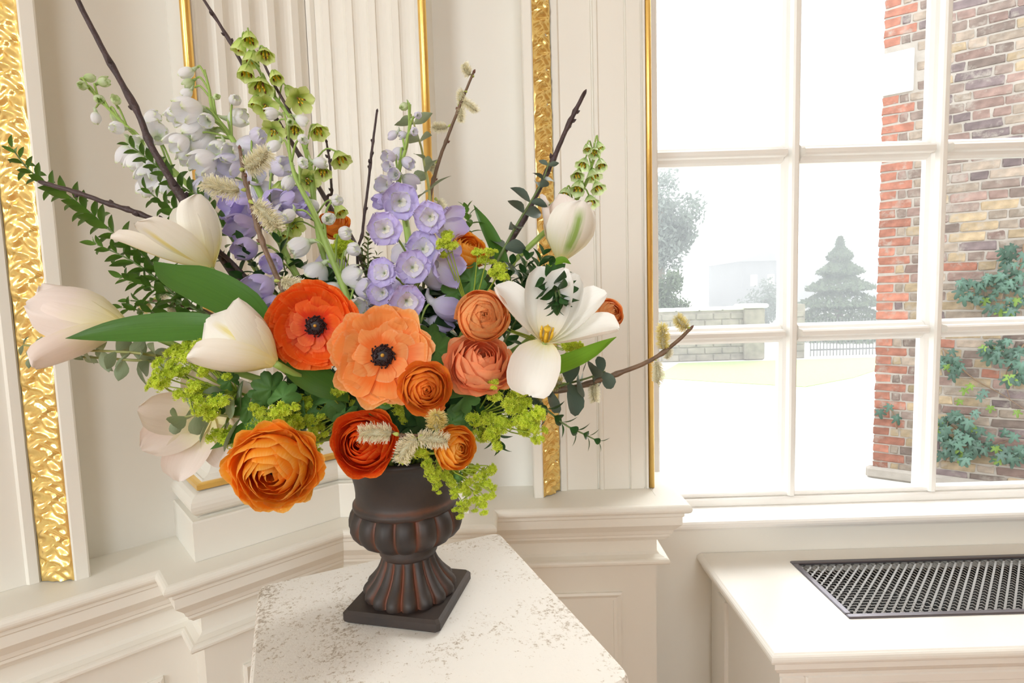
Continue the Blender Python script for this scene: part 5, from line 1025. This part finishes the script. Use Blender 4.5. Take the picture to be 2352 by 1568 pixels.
# ---------------------------------------------------------------- lady's mantle
M['alc'] = petal_mat('lime_blossom', [(0, (.46, .62, .03)), (.5, (.66, .78, .06)), (1, (.80, .88, .16))], .35, .5, .1, .12); M['alcs'] = plain('lime_stem', (.36, .48, .06), .5); M['alcl'] = leaf_mat('mantle_leaf', (.10, .235, .055), rough=.5, transl=.25)
def blossom_mesh(seed, n=58):
    r = np.random.RandomState(seed); V = []; F = []; U = []
    for i in range(n):
        d = r.randn(3); d[2] = abs(d[2]) * .8 + d[2] * .2 + .2; d /= np.linalg.norm(d); o = d * r.uniform(.35, 1.0) * np.array([1, 1, .8]); ax = d + r.randn(3) * .35; ax /= np.linalg.norm(ax); a = np.cross(ax, r.randn(3)); a /= np.linalg.norm(a); b_ = np.cross(ax, a); s = r.uniform(.22, .34)
        for k in range(6):
            an = k * pi / 3; an2 = an + .42; an0 = an - .42; m_ = len(V)
            V += [o - ax * s * .25, o + (a * math.cos(an0) + b_ * math.sin(an0)) * s * .62 + ax * s * .1, o + (a * math.cos(an) + b_ * math.sin(an)) * s * 1.15 + ax * s * .3, o + (a * math.cos(an2) + b_ * math.sin(an2)) * s * .62 + ax * s * .1]; F.append((m_, m_ + 1, m_ + 2, m_ + 3)); U += [(.5, 0), (.2, .6), (.5, 1), (.8, .6)]
    return mesh('blossom_cluster', V, F, M['alc'], uv=U, smooth=False)
ALB = [blossom_mesh(s) for s in (1, 2, 3)]
def mantle_f(a):
    a = (a + pi) % (2 * pi) - pi; lob = abs(math.cos(a * 3.5)) ** .5; r = .62 + .38 * lob - .04 * abs(math.sin(a * 17)); return r * (.12 if abs(a) > 2.9 else 1)
mleaf = [polar_leaf(mantle_f, 60, 3, -.2, .3, .05, M['alcl'], 'leaf'), polar_leaf(mantle_f, 60, 3, .2, -.1, .06, M['alcl'], 'leaf')]
def mantle(label, base, Y, spots, seed, sz=17, leaves=(), hang=0):
    r_ = random.Random(seed); t = thing('ladys_mantle', label, 'flower', MOUTH); b_ = P(*base); g = [tube(cr([b_, b_.lerp(MOUTH, .6), MOUTH + Vector((r_.uniform(-.03, .03), 0, -.03))], 8), .0018, 5)]
    for (px, py) in spots:
        p = P(px, py, Y + r_.uniform(-.025, .025)); r, u, tv = view_basis(p); ax = ((p - b_).normalized() * .6 + u * (.5 - hang) + tv * .4 + r * r_.uniform(-.3, .3)).normalized(); s = px2m(sz * 1.12, Y) * r_.uniform(.85, 1.2)
        part('blossom_cluster', ALB[r_.randint(0, 2)], t, frame(ax, r, p, s), kind='stuff')
        mid = p.lerp(b_, .55) + Vector((0, 0, -.006)); g.append(tube(cr([p, p - ax * s * 1.2, mid, b_], 8), [.0008] * 4 + [.0011] * 4, 4))
        if r_.random() < .75:
            for _ in range(2):
                q = p + (r * r_.uniform(-1, 1) + u * r_.uniform(-1, .6) + tv * r_.uniform(-.6, .6)) * s * 1.5; part('blossom_cluster', ALB[r_.randint(0, 2)], t, frame(ax, r, q, s * r_.uniform(.55, .8)), kind='stuff'); g.append(tube([q, p - ax * s * .8], .0006, 4))
    V, F, _ = join(g); part('stem', mesh('stem', V, F, M['alcs']), t)
    for (px, py, Y2, s, a, c) in leaves:
        p = P(px, py, Y2); r, u, tv = view_basis(p); d = (r * math.sin(R_(a)) + u * math.cos(R_(a))); part('leaf', mleaf[r_.randint(0, 1)], t, frame(d + tv * c, -(tv + u * .3), p - d * px2m(s, Y2) * .2, px2m(s, Y2)))
def sc(o, k, L): return [(o[0] + x / k, o[1] + y / k) for x, y in L]
mantle("lime green lady's mantle froth at the far left over the cream tulip", (545, 900, .66), .635, sc((300, 700), 2.851, [(375, 215), (410, 280), (460, 270), (285, 310), (190, 385), (280, 385), (350, 450), (440, 390), (500, 420), (540, 390), (160, 490), (220, 530), (420, 540), (490, 560), (440, 620), (540, 640), (610, 630), (570, 320), (640, 320), (560, 840), (600, 850), (300, 440), (380, 350), (400, 600), (520, 690), (230, 460)]), 1, 17, [(620, 885, .63, 44, -20, .2), (655, 905, .63, 40, 40, .1), (600, 905, .64, 36, -80, .3), (525, 870, .63, 26, -40, .2), (570, 940, .64, 38, 200, .2), (500, 925, .63, 30, 220, .2)])
mantle("lime lady's mantle cluster above the lowest golden ranunculus", (690, 930, .68), .625, sc((300, 700), 2.851, [(820, 730), (880, 760), (950, 700), (1020, 720), (890, 810), (990, 800), (850, 700), (1040, 780), (940, 790), (1000, 690), (790, 770)]), 2, 17, [(700, 960, .66, 36, 190, .2)])
mantle("lady's mantle below the two open ranunculus in the middle", (800, 940, .70), .665, sc((300, 700), 2.851, [(1090, 640), (1180, 620), (1130, 700), (1200, 720), (1220, 800), (1330, 580), (1390, 610), (1240, 570), (1640, 640), (1700, 620), (1190, 900), (1200, 850), (1330, 690), (1090, 750), (1180, 760), (1380, 560), (1150, 660), (1240, 880), (1750, 680)]), 3, 15, [(760, 920, .66, 40, 60, .2), (720, 885, .67, 34, -60, .3), (870, 935, .65, 34, 150, .3), (790, 955, .66, 36, 200, .2)])
mantle("lady's mantle froth at the right below the salmon ranunculus", (1090, 950, .70), .645, sc((750, 850), 3.92, [(1490, 100), (1600, 130), (1520, 240), (1690, 250), (1780, 290), (1710, 350), (1800, 420), (1870, 450), (1700, 470), (1470, 440), (1350, 470), (1580, 460), (1420, 570), (1490, 570), (1900, 400), (1770, 540), (1860, 530), (1160, 470), (1650, 310), (1750, 180), (1320, 430), (1550, 520)]), 4, 16, [(1060, 960, .655, 44, 30, .2), (1075, 905, .65, 44, 60, .2), (1110, 885, .645, 30, 0, .3), (1035, 975, .65, 34, 200, .2)])
mantle("lady's mantle spray hanging down in front of the urn at the right", (1010, 1040, .655), .635, sc((750, 850), 3.92, [(910, 840), (940, 900), (970, 960), (1000, 1020), (1080, 950), (1130, 1010), (1060, 930), (1200, 1060), (1270, 1000), (1340, 870), (1400, 940), (1480, 890), (1440, 1010), (1360, 1060), (1330, 1150), (1410, 1140), (1390, 1190), (1480, 1120), (1230, 1230), (1260, 1180), (1260, 1100), (1300, 900), (1150, 900), (1170, 1060)]), 5, 12, [(1052, 1096, .63, 14, 180, .2)], hang=.8)
mantle("small lady's mantle tuft peeping under the catkins on the urn rim", (930, 1020, .66), .60, sc((750, 850), 3.92, [(690, 800), (720, 780), (820, 740), (840, 700), (800, 690)]), 6, 12, hang=.6)
mantle("lady's mantle sprig beside the bright side ranunculus at the upper right", (1080, 720, .74), .70, sc((800, 100), 2.851, [(640, 1290), (680, 1330), (850, 1370), (920, 1370), (890, 1420), (620, 1310), (980, 1480), (1020, 1530), (1000, 1470), (650, 1260)]) + [(1300, 795), (1315, 790), (1330, 800)], 7, 13, [(1090, 640, .73, 44, 60, .2), (1050, 660, .73, 40, -30, .2), (1110, 665, .73, 36, 120, .2), (990, 775, .69, 44, 20, .2), (1010, 800, .68, 46, 50, .2)])
mantle("lady's mantle tuft behind the half hidden orange ranunculus", (790, 640, .80), .80, sc((500, 350), 3.137, [(880, 660), (900, 700), (840, 700), (910, 640), (870, 740), (940, 680)]), 8, 14)
